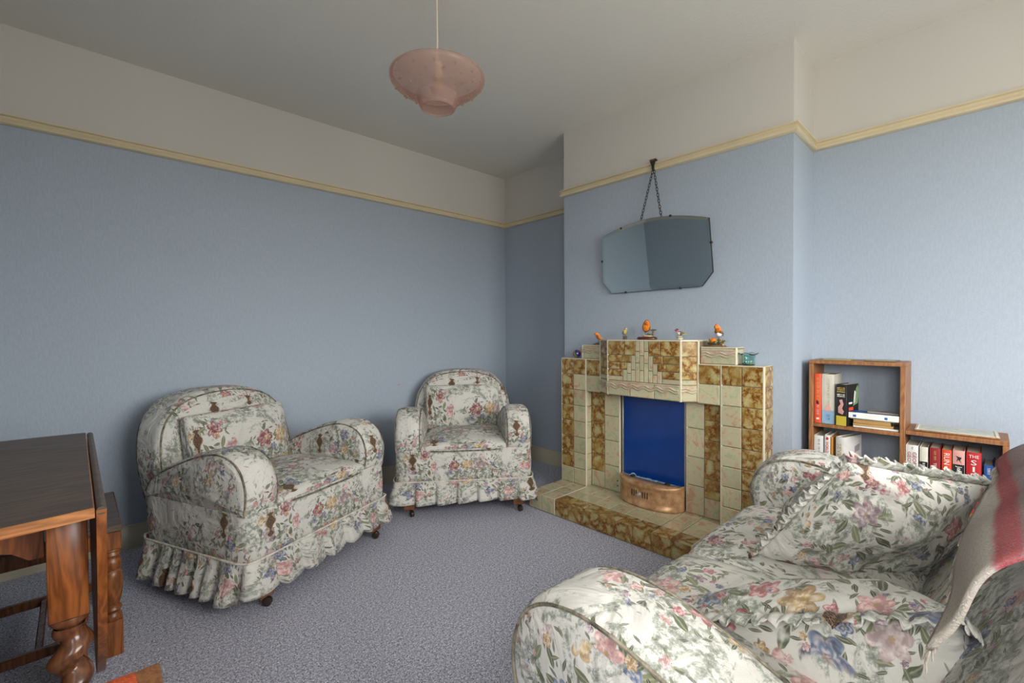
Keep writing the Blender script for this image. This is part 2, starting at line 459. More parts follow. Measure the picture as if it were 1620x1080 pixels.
def struct(o): o['kind']='structure'; return o
def T(loc=(0,0,0),rx=0,ry=0,rz=0,s=1):
    return Matrix.Translation(loc)@Matrix.Rotation(rz,4,'Z')@Matrix.Rotation(ry,4,'Y')@Matrix.Rotation(rx,4,'X')@Matrix.Diagonal((s,s,s,1))

# ================================================================= ROOM
YA=2.9452; XB=2.745; XC=2.4051; YL=1.992; YR=.6267; ZC=2.4; ZR=1.968; ZF=2.0
def wall(name,x0,y0,x1,y1,nx,ny,holes=None,dark=False):
    # vertical wall segment with thickness away from the room; (nx,ny) points into the room
    b=MB(); t=.10
    X0,X1=min(x0,x1,x0-nx*t,x1-nx*t),max(x0,x1,x0-nx*t,x1-nx*t)
    Y0,Y1=min(y0,y1,y0-ny*t,y1-ny*t),max(y0,y1,y0-ny*t,y1-ny*t)
    def seg(a0,a1,z0,z1,m):
        if nx: b.box(X0,a0,z0,X1,a1,z1,m)
        else: b.box(a0,Y0,z0,a1,Y1,z1,m)
    A0,A1=(Y0,Y1) if nx else (X0,X1)
    for z0,z1,m in ((0,ZR+.02,M_['blue']),(ZR+.02,ZC,M_['frieze'])):
        if holes:
            h0,h1,hz0,hz1=holes
            seg(A0,h0,z0,z1,m); seg(h1,A1,z0,z1,m)
            if z0<hz0: seg(h0,h1,z0,min(hz0,z1),m)
            if z1>hz1: seg(h0,h1,max(z0,hz1),z1,m)
        else: seg(A0,A1,z0,z1,m)
    return struct(b.build(name,smooth=False))
wall('wall_left',XBK,YA,XB+.1,YA,0,-1)
wall('wall_right',XB,YW,XB,YA,-1,0)
b=MB()
b.box(XC,YR,0,XB,YL,ZR+.02,M_['blue']); b.box(XC,YR,ZR+.02,XB,YL,ZC,M_['frieze'])
struct(b.build('wall_chimney_breast',smooth=False))
wall('wall_window',XBK,YW,XB+.1,YW,0,1,holes=(WX0,WX1,WZ0,WZ1))
wall('wall_back',XBK,YW,XBK,YA,1,0,holes=(BY0,BY1,BZ0,BZ1))
b=MB(); b.box(XBK-.1,YW-.1,-.06,XB+.1,YA+.1,0,M_['carpet']); struct(b.build('floor',smooth=False))
b=MB(); b.box(XBK-.1,YW-.1,ZC,XB+.1,YA+.1,ZC+.06,M_['ceil']); struct(b.build('ceiling',smooth=False))
# picture rail: moulded profile (outward d, z)
RP=[(0,ZR),(.012,ZR),(.020,ZR+.006),(.020,ZR+.018),(.013,ZR+.024),(.013,ZR+.034),(.024,ZR+.038),(.024,ZR+.044),(0,ZR+.044)]
SP=[(0,0),(.018,0),(.018,.080),(.014,.086),(.014,.092),(.008,.100),(.008,.112),(0,.1154)]
def run_moulding(name,pts,prof,m):
    # pts: plan polyline, room on the right-hand side given by normals between points (mitred)
    b=MB(); n=len(pts); nr=[]
    for i in range(n-1):
        d=(Vector(pts[i+1])-Vector(pts[i])).normalized(); nr.append(Vector((d.y,-d.x)))
    ring=[]
    for i in range(n):
        if i==0: o=nr[0]
        elif i==n-1: o=nr[-1]
        else: o=nr[i-1]+nr[i]
        ring.append(o)
    vs=[];fs=[];k=len(prof)
    for i in range(n):
        for (d,z) in prof: vs.append((pts[i][0]+ring[i].x*d,pts[i][1]+ring[i].y*d,z))
    for i in range(n-1):
        for j in range(k): fs.append((i*k+j,(i+1)*k+j,(i+1)*k+(j+1)%k,i*k+(j+1)%k))
    fs.append(list(range(k))); fs.append([(n-1)*k+j for j in range(k)][::-1])
    b.add(vs,fs,m); o=recalc(b.build(name,angle=50)); return struct(o)
run_moulding('trim_1',[(XBK,YA),(XB,YA),(XB,YL),(XC,YL),(XC,YR),(XB,YR),(XB,YW)],RP,M_['cream'])
run_moulding('trim_2',[(XB,YW),(XBK,YW),(XBK,YA)],RP,M_['cream'])
run_moulding('baseboard_left',[(XBK,YA),(XB,YA),(XB,YL),(XC,YL),(XC,1.95)],SP,M_['skirt'])
run_moulding('baseboard_right',[(XC,.70),(XC,YR),(XB,YR),(XB,YW)],SP,M_['skirt'])
run_moulding('baseboard_back',[(XB,YW),(XBK,YW),(XBK,YA)],SP,M_['skirt'])
def window(name,c0,c1,z0,z1,fixed,alongx):
    b=MB(); t=.05
    def bx(a0,a1,zz0,zz1,d0,d1):
        if alongx: b.box(a0,fixed+d0,zz0,a1,fixed+d1,zz1,M_['paint_white'],.004)
        else: b.box(fixed+d0,a0,zz0,fixed+d1,a1,zz1,M_['paint_white'],.004)
    for (a0,a1,q0,q1) in ((c0,c0+t,z0,z1),(c1-t,c1,z0,z1),(c0+t,c1-t,z0,z0+t),(c0+t,c1-t,z1-t,z1)): bx(a0,a1,q0,q1,-.085,-.02)
    mid=(c0+c1)/2; bx(mid-.025,mid+.025,z0+t,z1-t,-.08,-.03); bx(c0+t,mid-.025,z1-.38,z1-.34,-.08,-.03); bx(mid+.025,c1-t,z1-.38,z1-.34,-.08,-.03)
    return struct(b.build(name))
window('window_1',WX0,WX1,WZ0,WZ1,YW,True)
window('added_window',BY0,BY1,BZ0,BZ1,XBK,False)  # frame of the added out-of-view opening, there only for extra daylight
# small torn patch in the wallpaper
def scuff():
    b=MB(); pts=[]
    for i,(u,w) in enumerate([(0,0),(.012,.004),(.024,.006),(.03,.011),(.022,.012),(.012,.009),(.004,.008)]): pts.append((u,w))
    b.prism(pts,col('torn_plaster',(.42,.25,.10),.8),'y',0,.0012)
    o=b.build('wallpaper_tear',smooth=False); o.location=(1.675,YA-.0013,.680)
    tag(o,'small orange-brown tear in the blue wallpaper left of the corner armchair','wall mark')
scuff()

# ================================================================= UPHOLSTERY
def catmull(pts,n=6,closed=False):
    P=[Vector(p) for p in pts]; out=[]; m=len(P)
    rng=range(m) if closed else range(m-1)
    for i in rng:
        p0=P[i-1] if (closed or i>0) else P[0]; p1=P[i]; p2=P[(i+1)%m]; p3=P[(i+2)%m] if (closed or i+2<m) else P[-1]
        for k in range(n):
            t=k/n
            out.append(.5*((2*p1)+(-p0+p2)*t+(2*p0-5*p1+4*p2-p3)*t*t+(-p0+3*p1-3*p2+p3)*t**3))
    if not closed: out.append(P[-1])
    return out
def resample(pts,step,closed=True):
    P=list(pts)+([pts[0]] if closed else []); L=[0]
    for i in range(1,len(P)): L.append(L[-1]+(P[i]-P[i-1]).length)
    n=max(8,int(L[-1]/step)); out=[]; j=0
    for k in range(n if closed else n+1):
        d=L[-1]*k/n
        while j<len(L)-2 and L[j+1]<d: j+=1
        t=(d-L[j])/max(1e-9,L[j+1]-L[j]); out.append(P[j].lerp(P[j+1],t))
    return out,L[-1]
def cloth(p,amp,seed=0.0,freq=7):
    q=Vector((p[0]*freq+seed,p[1]*freq,p[2]*freq))
    return amp*(noise.noise(q)+.5*noise.noise(q*2.3))
def extrude_soft(b,prof,half,center,r,m,mapf,amp=.004,seed=0,puff=.012,uvo=(0,0),step=.022):
    """prof closed 2D list (p,q); extruded along a third axis from center-half..center+half with rounded edges and puffed end caps.
       mapf(a,p,q)->xyz"""
    P,L=resample(prof,step); n=len(P)
    cen=sum(P,Vector((0,0)))/n
    nr=[]
    for i in range(n):
        t=(P[(i+1)%n]-P[i-1]); nv=Vector((t.y,-t.x)); nv.normalize()
        if nv.dot(P[i]-cen)<0 and False: nv=-nv
        nr.append(nv)
    area=sum(P[i].x*P[(i+1)%n].y-P[(i+1)%n].x*P[i].y for i in range(n))
    if area<0: nr=[-v for v in nr]
    rings=[]  # (a, inset, scale_to_center, isCap)
    K=4
    caps=[1.0,.86,.68,.48,.26,.06]
    def ringpts(inset,sc_):
        out=[]
        for i in range(n):
            q=P[i]-nr[i]*inset; out.append(cen+(q-cen)*sc_)
        return out
    seq=[]
    for s_ in caps[::-1][:-1]: seq.append((-half-puff*(1-s_**2.2),r,s_,True))
    for k in range(K+1):
        t=PI/2*k/K; seq.append((-half+r-r*math.cos(t),r*(1-math.sin(t)),1,False))
    ns=max(2,int((2*half-2*r)/.03))
    for k in range(1,ns): seq.append((-half+r+(2*half-2*r)*k/ns,0,1,False))
    for k in range(K+1):
        t=PI/2*(K-k)/K; seq.append((half-r+r*math.cos(t),r*(1-math.sin(t)),1,False))
    for s_ in caps[1:]: seq.append((half+puff*(1-s_**2.2),r,s_,True))
    vs=[];par=[]
    for (a,ins,s_,cp) in seq:
        R=ringpts(ins,s_)
        for i,q in enumerate(R):
            x=center+a
            p3=Vector(mapf(x,q.x,q.y))
            d=cloth(p3,amp,seed)
            q2=q+nr[i]*d*(1 if not cp else .3); x2=x+(d if cp else 0)*(1 if a>0 else -1)
            vs.append(mapf(x2,q2.x,q2.y)); par.append((x,q))
    fs=[];uvs=[]
    sarc=[L*i/n for i in range(n+1)]
    aarc=[0.0]
    for j in range(1,len(seq)): aarc.append(aarc[-1]+(0 if seq[j][2]<1 or seq[j-1][2]<1 else math.hypot(seq[j][0]-seq[j-1][0],seq[j][1]-seq[j-1][1])))
    flip=False
    for j in range(len(seq)-1):
        cap=seq[j][3] or seq[j+1][3]
        for i in range(n):
            i2=(i+1)%n
            f=(j*n+i,j*n+i2,(j+1)*n+i2,(j+1)*n+i)
            if cap: u=[(par[k][1].x+uvo[0],par[k][1].y+uvo[1]) for k in f]
            else: u=[(aarc[j]+uvo[0]+.31,sarc[i]+uvo[1]),(aarc[j]+uvo[0]+.31,sarc[i+1]+uvo[1]),(aarc[j+1]+uvo[0]+.31,sarc[i+1]+uvo[1]),(aarc[j+1]+uvo[0]+.31,sarc[i]+uvo[1])]
            fs.append(f);uvs.append(u)
    fs.append(list(range(n))[::-1]); uvs.append([(par[k][1].x+uvo[0],par[k][1].y+uvo[1]) for k in list(range(n))[::-1]])
    e=(len(seq)-1)*n
    fs.append([e+i for i in range(n)]); uvs.append([(par[e+i][1].x+uvo[0],par[e+i][1].y+uvo[1]) for i in range(n)])
    b.add(vs,fs,m,uvs)
    edge=[P[i]-nr[i]*(r*.30) for i in range(n)]
    return edge
def superbox(b,cx,cy,cz,hx,hy,hz,e,m,amp=.005,seed=0,dome=0,uvo=(0,0),nx=26,ny=22,X=None,fn=None):
    """cushion-like rounded box: top & bottom grids joined; exponent e controls squareness"""
    vs=[];fs=[];uvs=[]
    def S(v,p): return math.copysign(abs(v)**p,v)
    def grid(sign):
        base=len(vs)
        for j in range(ny+1):
            for i in range(nx+1):
                u=-1+2*i/nx; v=-1+2*j/ny
                # denser near border
                u=math.sin(u*PI/2); v=math.sin(v*PI/2)
                k=max(0,(1-abs(u)**e))**(1/e)*max(0,(1-abs(v)**e))**(1/e)
                x=hx*u; y=hy*v
                rx=.93+.07*k
                z=sign*hz*k+ (dome*(1-u*u)*(1-v*v) if sign>0 else 0)
                p=Vector((x*rx,y*rx,z)); d=cloth(p+Vector((cx,cy,cz)),amp,seed+sign)
                p.z+=d*sign*min(1,k*2)
                if fn: p=fn(p)
                vs.append(Vector((cx,cy,cz))+p)
        for j in range(ny):
            for i in range(nx):
                a=base+j*(nx+1)+i; q=(a,a+1,a+nx+2,a+nx+1)
                uu=[]
                for t in q:
                    k2=t-base; ii=k2%(nx+1); jj=k2//(nx+1)
                    uu.append((hx*(-1+2*ii/nx)+uvo[0],hy*(-1+2*jj/ny)+uvo[1]+(0 if sign>0 else .7)))
                if sign<0: q=q[::-1];uu=uu[::-1]
                fs.append(q);uvs.append(uu)
    grid(1);grid(-1)
    b.add(vs,fs,m,uvs,X=X)
def ruffle(b,pts,nrm,width,m,waves,amp,seed=0,closed=True,X=None,uvo=(0,0),fold=None):
    """gathered frill strip: pts path (Vectors), nrm(i)-> outward vector, side vector computed"""
    n=len(pts); vs=[];fs=[];uvs=[]; rows=4
    for i,p in enumerate(pts):
        t=(pts[(i+1)%n]-pts[i-1]).normalized() if closed or 0<i<n-1 else (pts[min(i+1,n-1)]-pts[max(0,i-1)]).normalized()
        o=nrm(i); s_=t.cross(o).normalized()
        ph=2*PI*waves*i/n
        for k in range(rows+1):
            f=k/rows
            w=amp*f*(math.sin(ph)+.6*math.sin(ph*1.7+seed))
            q=p+o*(width*f*(1+.12*math.sin(ph*.37+seed)))+s_*w+t*(amp*.5*f*math.cos(ph*2.1))
            if fold is not None: q=p+(q-p)*(1-.45*f)+fold*(width*f**1.3)
            vs.append(q)
    L=sum((pts[(i+1)%n]-pts[i]).length for i in range(n-1))
    for i in range(n if closed else n-1):
        j=(i+1)%n
        for k in range(rows):
            fs.append((i*(rows+1)+k,j*(rows+1)+k,j*(rows+1)+k+1,i*(rows+1)+k+1))
            u0=L*1.5*i/n; u1=L*1.5*(i+1)/n
            uvs.append([(u0+uvo[0],width*k/rows+uvo[1]),(u1+uvo[0],width*k/rows+uvo[1]),(u1+uvo[0],width*(k+1)/rows+uvo[1]),(u0+uvo[0],width*(k+1)/rows+uvo[1])])
    b.add(vs,fs,m,uvs,X=X)

ARM=[(-.352,.365),(-.366,.44),(-.362,.49),(-.335,.55),(-.285,.59),(-.215,.607),(-.14,.603),(-.05,.58),(.05,.545),(.15,.505),(.23,.46),(.27,.41),(.275,.365)]
def arm_profile():
    P=catmull([Vector(p) for p in ARM],5); return P
def back_outline(hb,top=.815):
    s=[(hb-.01,.20),(hb+.015,.40),(hb+.015,.52),(hb-.005,.63),(hb-.05,top-.085),(hb-.12,top-.033),(hb-.22,top-.006),(hb-.30,top)]
    pts=[Vector(p) for p in s]+[Vector((-p[0],p[1])) for p in s[::-1]]
    return catmull(pts,4)
def lean(z): return .27+(z-.24)*.19
def lean_sofa(z): return .150+(z-.24)*.55
def build_seat(kind,name,label,cat,loc,rz,wi=.245,ta=.155,hb=.325,group=None,back_top=.79,uvs=0.0,ncush=1,backcush=True,lean=lean,boff=.035):
    t=thing(name,label,cat,loc,rz,group); F=M_['fab']; ho=wi+ta
    # base panel
    b=MB(); z0,z1=.185,.385
    plan=[(-ho+.03,.275),(-ho+.004,.24),(-ho+.004,-.31),(-ho+.02,-.352),(-ho+.06,-.358),(ho-.06,-.358),(ho-.02,-.352),(ho-.004,-.31),(ho-.004,.24),(ho-.03,.275)]
    pl,L=resample([Vector(p) for p in plan],.03); n=len(pl)
    rows=8; vs=[];fs=[];uu=[]
    for k in range(rows+1):
        z=z0+(z1-z0)*k/rows
        for i,p in enumerate(pl):
            tt=pl[(i+1)%n]-pl[i-1]; nv=Vector((tt.y,-tt.x)).normalized()
            if nv.dot(p)<0: nv=-nv
            d=cloth((p.x,p.y,z),.004,uvs)+.004*math.sin(k/rows*PI)
            q=p+nv*d; vs.append((q.x,q.y,z))
    for k in range(rows):
        for i in range(n):
            i2=(i+1)%n; fs.append((k*n+i,k*n+i2,(k+1)*n+i2,(k+1)*n+i))
            uu.append([(L*i/n+uvs,(z0+(z1-z0)*k/rows)),(L*(i+1)/n+uvs,(z0+(z1-z0)*k/rows)),(L*(i+1)/n+uvs,(z0+(z1-z0)*(k+1)/rows)),(L*i/n+uvs,(z0+(z1-z0)*(k+1)/rows))])
    fs.append([rows*n+i for i in range(n)]); uu.append([(pl[i].x,pl[i].y) for i in range(n)])
    fs.append([i for i in range(n)][::-1]); uu.append([(pl[i].x,pl[i].y) for i in range(n)][::-1])
    b.add(vs,fs,F,uu); base=recalc(b.build('base',t,angle=60))
    # arms
    for sgn in (-1,1):
        b=MB(); prof=arm_profile()
        c=sgn*(wi+ta/2)
        edge=extrude_soft(b,prof,ta/2,c,.042,F,lambda a,p,q:(a,p,q),amp=.005,seed=3*sgn+uvs,puff=.014,uvo=(uvs+.13*sgn,.2))
        arm=recalc(b.build('arm',t,angle=70))
        for s2 in (-1,1):
            b=MB(); pe=[]
            # keep order starting at front-bottom
            k0=min(range(len(edge)),key=lambda i:(edge[i].y>.385, edge[i].x)) 
            path=[]
            m=len(edge); st=min(range(m),key=lambda i:(edge[i]-Vector((-.352,.375))).length)
            dr=1 if edge[(st+3)%m].y>edge[st].y else -1
            i=st
            while len(path)<m:
                e=edge[i%m]; 
                if len(path)>6 and e.y<.375: break
                path.append((c+s2*(ta/2-.010),e.x,e.y)); i+=dr
            b.tube(path,.0036,M_['pipe'],6); pp=b.build('piping',arm); tag(pp,'dark corded piping along the arm edge')
    # back
    b=MB(); prof=back_outline(hb,back_top)
    th=.10
    edge=extrude_soft(b,prof,th,0,.045,F,lambda a,p,q:(p,lean(q)+a+boff,q),amp=.007,seed=uvs+9,puff=.02,uvo=(uvs+.4,.1),step=.028)
    back=recalc(b.build('backrest',t,angle=70))
    for s2 in (-1,1):
        b=MB(); m=len(edge); low=[i for i in range(m) if edge[i].y<.30]
        st=max(range(m),key=lambda i:edge[i].x-(1 if edge[i].y>.45 else 0)*0+(-5 if edge[i].y>.30 else 0))
        dr=1 if edge[(st+3)%m].y>edge[st].y else -1
        path=[];i=st
        while len(path)<m:
            e=edge[i%m]
            if len(path)>8 and e.y<.27: break
            path.append((e.x,lean(e.y)+s2*(th-.012)+boff,e.y)); i+=dr
        b.tube(path,.0036,M_['pipe'],6); pp=b.build('piping',back); tag(pp,'dark corded piping along the back edge')
    # seat cushions
    w=2*wi/ncush
    for k in range(ncush):
        cx=-wi+w*(k+.5); b=MB()
        superbox(b,cx,-.105,.375,w/2+.018,.262,.052,4.5,F,amp=.006,seed=uvs+k,dome=.022,uvo=(uvs+k*.6,.5),nx=int(w*50)+8)
        s_=b.build('seat_cushion',t,angle=80)
        b=MB(); b.tube(catmull([Vector((cx-w/2+.02,-.352,.377)),Vector((cx-w/4,-.368,.377)),Vector((cx,-.370,.378)),Vector((cx+w/4,-.368,.377)),Vector((cx+w/2-.02,-.352,.377))],5),.004,M_['pipe'],6)
        pp=b.build('piping',s_); tag(pp,'dark corded piping along the front of the seat cushion')
    # back cushion(s)
    for k in range(ncush if backcush else 0):
        cx=-wi+w*(k+.5); b=MB()
        X=T((cx,.212,.530),rx=PI/2-.19)
        superbox(b,0,0,0,w/2+.026,.172,.055,3.2,F,amp=.008,seed=uvs+5+k,dome=.01,uvo=(uvs+.9+k*.5,.3),nx=int(w*50)+8,X=X)
        b.build('back_cushion',t,angle=80)
    # skirt with pleats
    b=MB()
    plan2=[(-ho+.02,.285),(-ho-.004,.24),(-ho-.004,-.315),(-ho+.012,-.360),(-ho+.055,-.368),(ho-.055,-.368),(ho-.012,-.360),(ho+.004,-.315),(ho+.004,.24),(ho-.02,.285)]
    pl,L=resample([Vector(p) for p in plan2],.0062); n=len(pl); rows=7; zt=.205; zb=.062
    vs=[];fs=[];uu=[]; acc=0; U=[]
    for i,p in enumerate(pl):
        tt=(pl[(i+1)%n]-pl[i-1]); nv=Vector((tt.y,-tt.x)).normalized()
        if nv.dot(p)<0: nv=-nv
        s_=L*i/n
        front=p.y<-.345
        if front:
            per=.118; ph=((p.x+ho)/per)%1.0
            w=min(1,ph/.10) * (1-max(0,(ph-.86)/.14)**2*0)     # box pleat: quick rise, long flat
            w=.35+.65*w if ph>.10 else .35+.65*(ph/.10)
            w=(-1.0+1.6*ph/.10) if ph<.10 else .6-.9*((ph-.1)/.9)**1.5
            am=.036
            zz=.090+.006*math.sin(p.x*9)
        else:
            ph=s_/.078+.55*noise.noise(Vector((s_*7,uvs,0)))
            w=math.sin(2*PI*ph)*.75+.25*math.sin(4*PI*ph+1); w=(abs(w)**.7)*(1 if w>0 else -1)
            am=.020; zz=.058+.010*noise.noise(Vector((s_*5,3,uvs)))
        U.append(s_*(1.0 if front else 1.35))
        for k in range(rows+1):
            f=k/rows; z=zt+(zz-zt)*f
            out=.004+.030*f**1.2 + am*w*min(1,.25+f*1.1)*(.6 if f<.15 else 1)
            if p.y>.26: out*=.5
            q=p+nv*out; vs.append((q.x,q.y,z))
    for i in range(n):
        i2=(i+1)%n; u1=U[i]; u2_=U[i2] if i2 else U[i]+.006
        for k in range(rows):
            fs.append((i*(rows+1)+k,i2*(rows+1)+k,i2*(rows+1)+k+1,i*(rows+1)+k+1))
            za,zb_=zt-.14*k/rows,zt-.14*(k+1)/rows
            uu.append([(u1+uvs,za),(u2_+uvs,za),(u2_+uvs,zb_),(u1+uvs,zb_)])
    b.add(vs,fs,F,uu); sk=b.build('skirt',t,angle=180)
    sm=sk.modifiers.new('cloth','SOLIDIFY'); sm.thickness=.003; sm.offset=0
    b=MB(); pp=[(p.x*1.012,p.y*1.012,.207) for p in pl[::3]]
    b.tube(pp,.004,col('skirt_piping',(.60,.55,.48),.8,var=.25),6,closed=True); b.build('piping',sk)
    # feet + castors
    for sx in (-1,1):
        for sy in (-1,1):
            fx=sx*(ho-.085); fy=-.335 if sy<0 else .215
            b=MB(); b.box(fx-.032,fy-.03,.046,fx+.032,fy+.03,.19,M_['footwood'],.004); ft=b.build('foot',t)
            b=MB()
            b.tube([(fx,fy,.05),(fx,fy,.036)],.008,M_['castor'],8)
            b.tube([(fx,fy,.042),(fx+.010,fy-.008,.030),(fx+.012,fy-.012,.019)],.006,M_['castor'],6)
            b.lathe([(0,-.011),(.012,-.011),(.018,-.008),(.0185,0),(.018,.008),(.012,.011),(0,.011)],M_['castor'],16,X=T((fx+.012,fy-.012,.0185),ry=PI/2,rz=.5))
            b.build('castor',ft)
    return t
ch=build_seat('chair','armchair','floral loose-covered armchair with frilled skirt, against the long wall nearest the drop-leaf table','armchair',
   (.667,2.372,0),math.radians(22.9),group=None)
def copy_tree(o,parent=None):
    c=o.copy(); C.objects.link(c); c.parent=parent
    for k in list(o.children): copy_tree(k,c)
    return c
ch2=copy_tree(ch); ch2.location=(1.834,2.383,0); ch2.rotation_euler=(0,0,math.radians(-36.9))
ch2['label']='floral loose-covered armchair set diagonally in the corner beside the tiled fireplace'
ch['group']=ch2['group']='matching floral armchairs'
sofa=build_seat('sofa','sofa','small floral loose-covered two-seat sofa in the right foreground, back to the window','sofa',
   (1.30,.26,0),PI,wi=.53,ta=.195,hb=.64,back_top=.80,uvs=2.37,ncush=2,backcush=False,lean=lean_sofa,boff=.035)

def scatter_cushion(label,loc,rx,ry,rz,hw,hh,th,seed,ruf=.026,spin=0,wr=.016,fold=None,XM=None):
    t=thing('throw_cushion',label,'cushion',loc,0,'frilled cushions on the sofa')
    X=Matrix.Rotation(rz,4,'Z')@Matrix.Rotation(ry,4,'Y')@Matrix.Rotation(rx,4,'X')@Matrix.Rotation(spin,4,'Z')
    if XM is not None: X=XM
    b=MB(); n=44
    vs=[];fs=[];uvs=[]
    def P(u,v,s):
        k=max(0,(1-abs(u)**2.6))**.55*max(0,(1-abs(v)**2.6))**.55
        pin=1-.07*(u*u+v*v)*.5+.05*(abs(u*v))**2
        p=Vector((hw*u*pin,hh*v*pin,s*th*k)); d=cloth(p,wr,seed+s,8)+cloth(p,.005,seed,24)
        p.z+=d*min(1,k*1.6)*s; return p
    for s in (1,-1):
        base=len(vs)
        for j in range(n+1):
            for i in range(n+1):
                u=math.sin((-1+2*i/n)*PI/2); v=math.sin((-1+2*j/n)*PI/2); vs.append(P(u,v,s))
        for j in range(n):
            for i in range(n):
                a=base+j*(n+1)+i; q=[a,a+1,a+n+2,a+n+1]
                uu=[(hw*(-1+2*((k-base)%(n+1))/n)*1.1+seed,hh*(-1+2*((k-base)//(n+1))/n)*1.1+seed*.7+(0 if s>0 else 1.3)) for k in q]
                if s<0:q=q[::-1];uu=uu[::-1]
                fs.append(q);uvs.append(uu)
    b.add(vs,fs,M_['fab'],uvs,X=X); b.build('cushion_cover',t,angle=90)
    path=[]
    m=130
    for e in range(4):
        for k in range(m):
            a=-1+2*k/m
            u,v=[(a,-1),(1,a),(-a,1),(-1,-a)][e]; path.append(P(u,v,1))
    rr=[]
    for i,p in enumerate(path):
        o=Vector((p.x/hw,p.y/hh,0)); e=Vector((o.x**5,o.y**5,0)); rr.append((X.to_3x3()@e.normalized()))
    b=MB(); ruffle(b,[X@p for p in path],lambda i:rr[i],ruf,M_['fab'],64,(.011 if fold is not None else .008),seed,uvo=(seed,.2),fold=fold)
    f=b.build('frill',t,angle=180); sm=f.modifiers.new('cloth','SOLIDIFY'); sm.thickness=.0025; sm.offset=0
    return t
# near cushion leaning on the near arm, far cushion leaning on the back
_A,_B=Vector((.955,.505,.415)),Vector((1.0,.030,.610)); _e1=(_A-_B).normalized(); _up=Vector((-.58,0,.81)); _up=(_up-_e1*_up.dot(_e1)).normalized()
_XM=Matrix((-_up,_e1,(-_up).cross(_e1))).transposed().to_4x4()
scatter_cushion('plump floral cushion with gathered frill leaning inside the near arm of the sofa',(_A+_B)/2-_up*.14,0,0,0,.140,.262,.120,4.1,ruf=.048,fold=Vector((-.85,.05,-.30)),XM=_XM)
scatter_cushion('floral cushion with ruffled top propped against the far end of the sofa back',(1.52,.215,.548),math.radians(58),0,math.radians(142),.238,.19,.095,7.7,spin=math.radians(14),wr=.026)

# blanket over the sofa back
def mk_blanket():
    n=N('woven_wool_blanket'); uv=n.uv(); x,y,_=n.xyz(uv)
    o=n.obj(); w=n.noise(o,60,5,.75); fz=n.noise(n.v_('MULTIPLY',o,(1,1,1.6)),190,4,.8,.6)
    yy=n.m_('ADD',y,n.m_('MULTIPLY',n.m_('SUBTRACT',w.outputs[0],.5),.010))
    c=n.ramp(n.m_('MULTIPLY',yy,1.25),[(0,(.80,.71,.59)),(.30,(.78,.69,.57)),(.446,(.82,.73,.62)),(.455,(.62,.03,.05)),(.486,(.64,.035,.055)),(.494,(.46,.30,.31)),(.55,(.50,.36,.36)),(.57,(.60,.28,.29)),(.62,(.46,.31,.32)),(.74,(.48,.41,.35)),(1,(.50,.43,.35))])
    c=n.mix(n.m_('MULTIPLY',n.step(fz.outputs[0],.42,.60),.6),c,n.mix(1,c,(.70,.66,.65),'MULTIPLY'))
    n.bump(n.m_('ADD',fz.outputs[0],w.outputs[0]),1.0,.012)
    return n.fin(c,.95,spec=.1,**{'Sheen_Weight':.5})
M_['blanket']=mk_blanket()
def blanket():
    # cross-section over the sofa back in world (y,z), from front-low over the top to the rear
    sec=catmull([Vector(p) for p in [(.120,.44),(.080,.54),(.040,.63),(.005,.720),(-.030,.775),(-.077,.819),(-.140,.834),(-.20,.82),(-.24,.775),(-.252,.70),(-.255,.60)]],8)
    S=[0]
    for i in range(1,len(sec)): S.append(S[-1]+(sec[i]-sec[i-1]).length)
    def at(s):
        s=max(0,min(S[-1]-1e-6,s)); j=0
        while S[j+1]<s: j+=1
        return sec[j].lerp(sec[j+1],(s-S[j])/(S[j+1]-S[j]))
    def top_drop(x):   # how the shoulder of the back falls away towards its near end
        d=max(0,.30-(x-.66))/.30
        return .105*d**2.4
    b=MB(); nx,ns=46,60; vs=[];fs=[];uvs=[]
    for i in range(nx+1):
        for j in range(ns+1):
            # front edge runs skew: low at the near end, high further along
            fx=i/nx; x=.790+fx*.58
            s0=.225+.14*min(1,fx/.8)**.9; s1=S[-1]-.02
            s=s0+(s1-s0)*(j/ns)
            x2=x+.10*(1-fx)*(s-.225)   # near edge pulls back towards the rear
            p=at(s); dz=top_drop(x2)*max(0,min(1,(p.y-.5)/.35))
            w=.007*noise.noise(Vector((x2*9,s*9,1)))+.004*math.sin(s*40+x2*8)
            tn=at(s+.01)-at(s-.01); nv=Vector((-tn.y,tn.x)).normalized()
            if nv.y<0 and s<.4: nv=-nv
            q=Vector((p.x,p.y))+Vector((abs(nv.x)*(1 if p.x>-.1 else -1),abs(nv.y)))*(.014+w)
            vs.append((x2,q.x,q.y-dz)); uvs.append(None)
    fs=[];uu=[]
    for i in range(nx):
        for j in range(ns):
            f=(i*(ns+1)+j,(i+1)*(ns+1)+j,(i+1)*(ns+1)+j+1,i*(ns+1)+j+1); fs.append(f)
            def U(i_,j_):
                fx=i_/nx; s0=.225+.14*min(1,fx/.8)**.9; return (fx*.6, s0+(S[-1]-.02-s0)*(j_/ns))
            uu.append([U(i,j),U(i+1,j),U(i+1,j+1),U(i,j+1)])
    b.add(vs,fs,M_['blanket'],uu)
    t=thing('wool_blanket','beige wool blanket with red and mauve stripes over the near end of the sofa','blanket',(0,0,0))
    o=b.build('blanket_cloth',t,angle=180); sm=o.modifiers.new('cloth','SOLIDIFY'); sm.thickness=.007; sm.offset=-.6
    f=MB()
    for i in range(0,nx*4):
        fx=i/(nx*4); k=int(fx*nx); a=Vector(vs[k*(ns+1)]); c_=Vector(vs[(k+1)*(ns+1)]); p=a.lerp(c_,fx*nx-k)
        d=Vector((random.uniform(-.006,.006),.006+random.uniform(-.004,.006),-.022-random.uniform(0,.012)))
        f.tube([p,p+d*.5+Vector((random.uniform(-.003,.003),0.002,0)),p+d],.0011,M_['blanket_fringe'],4)
    f.build('fringe',o)
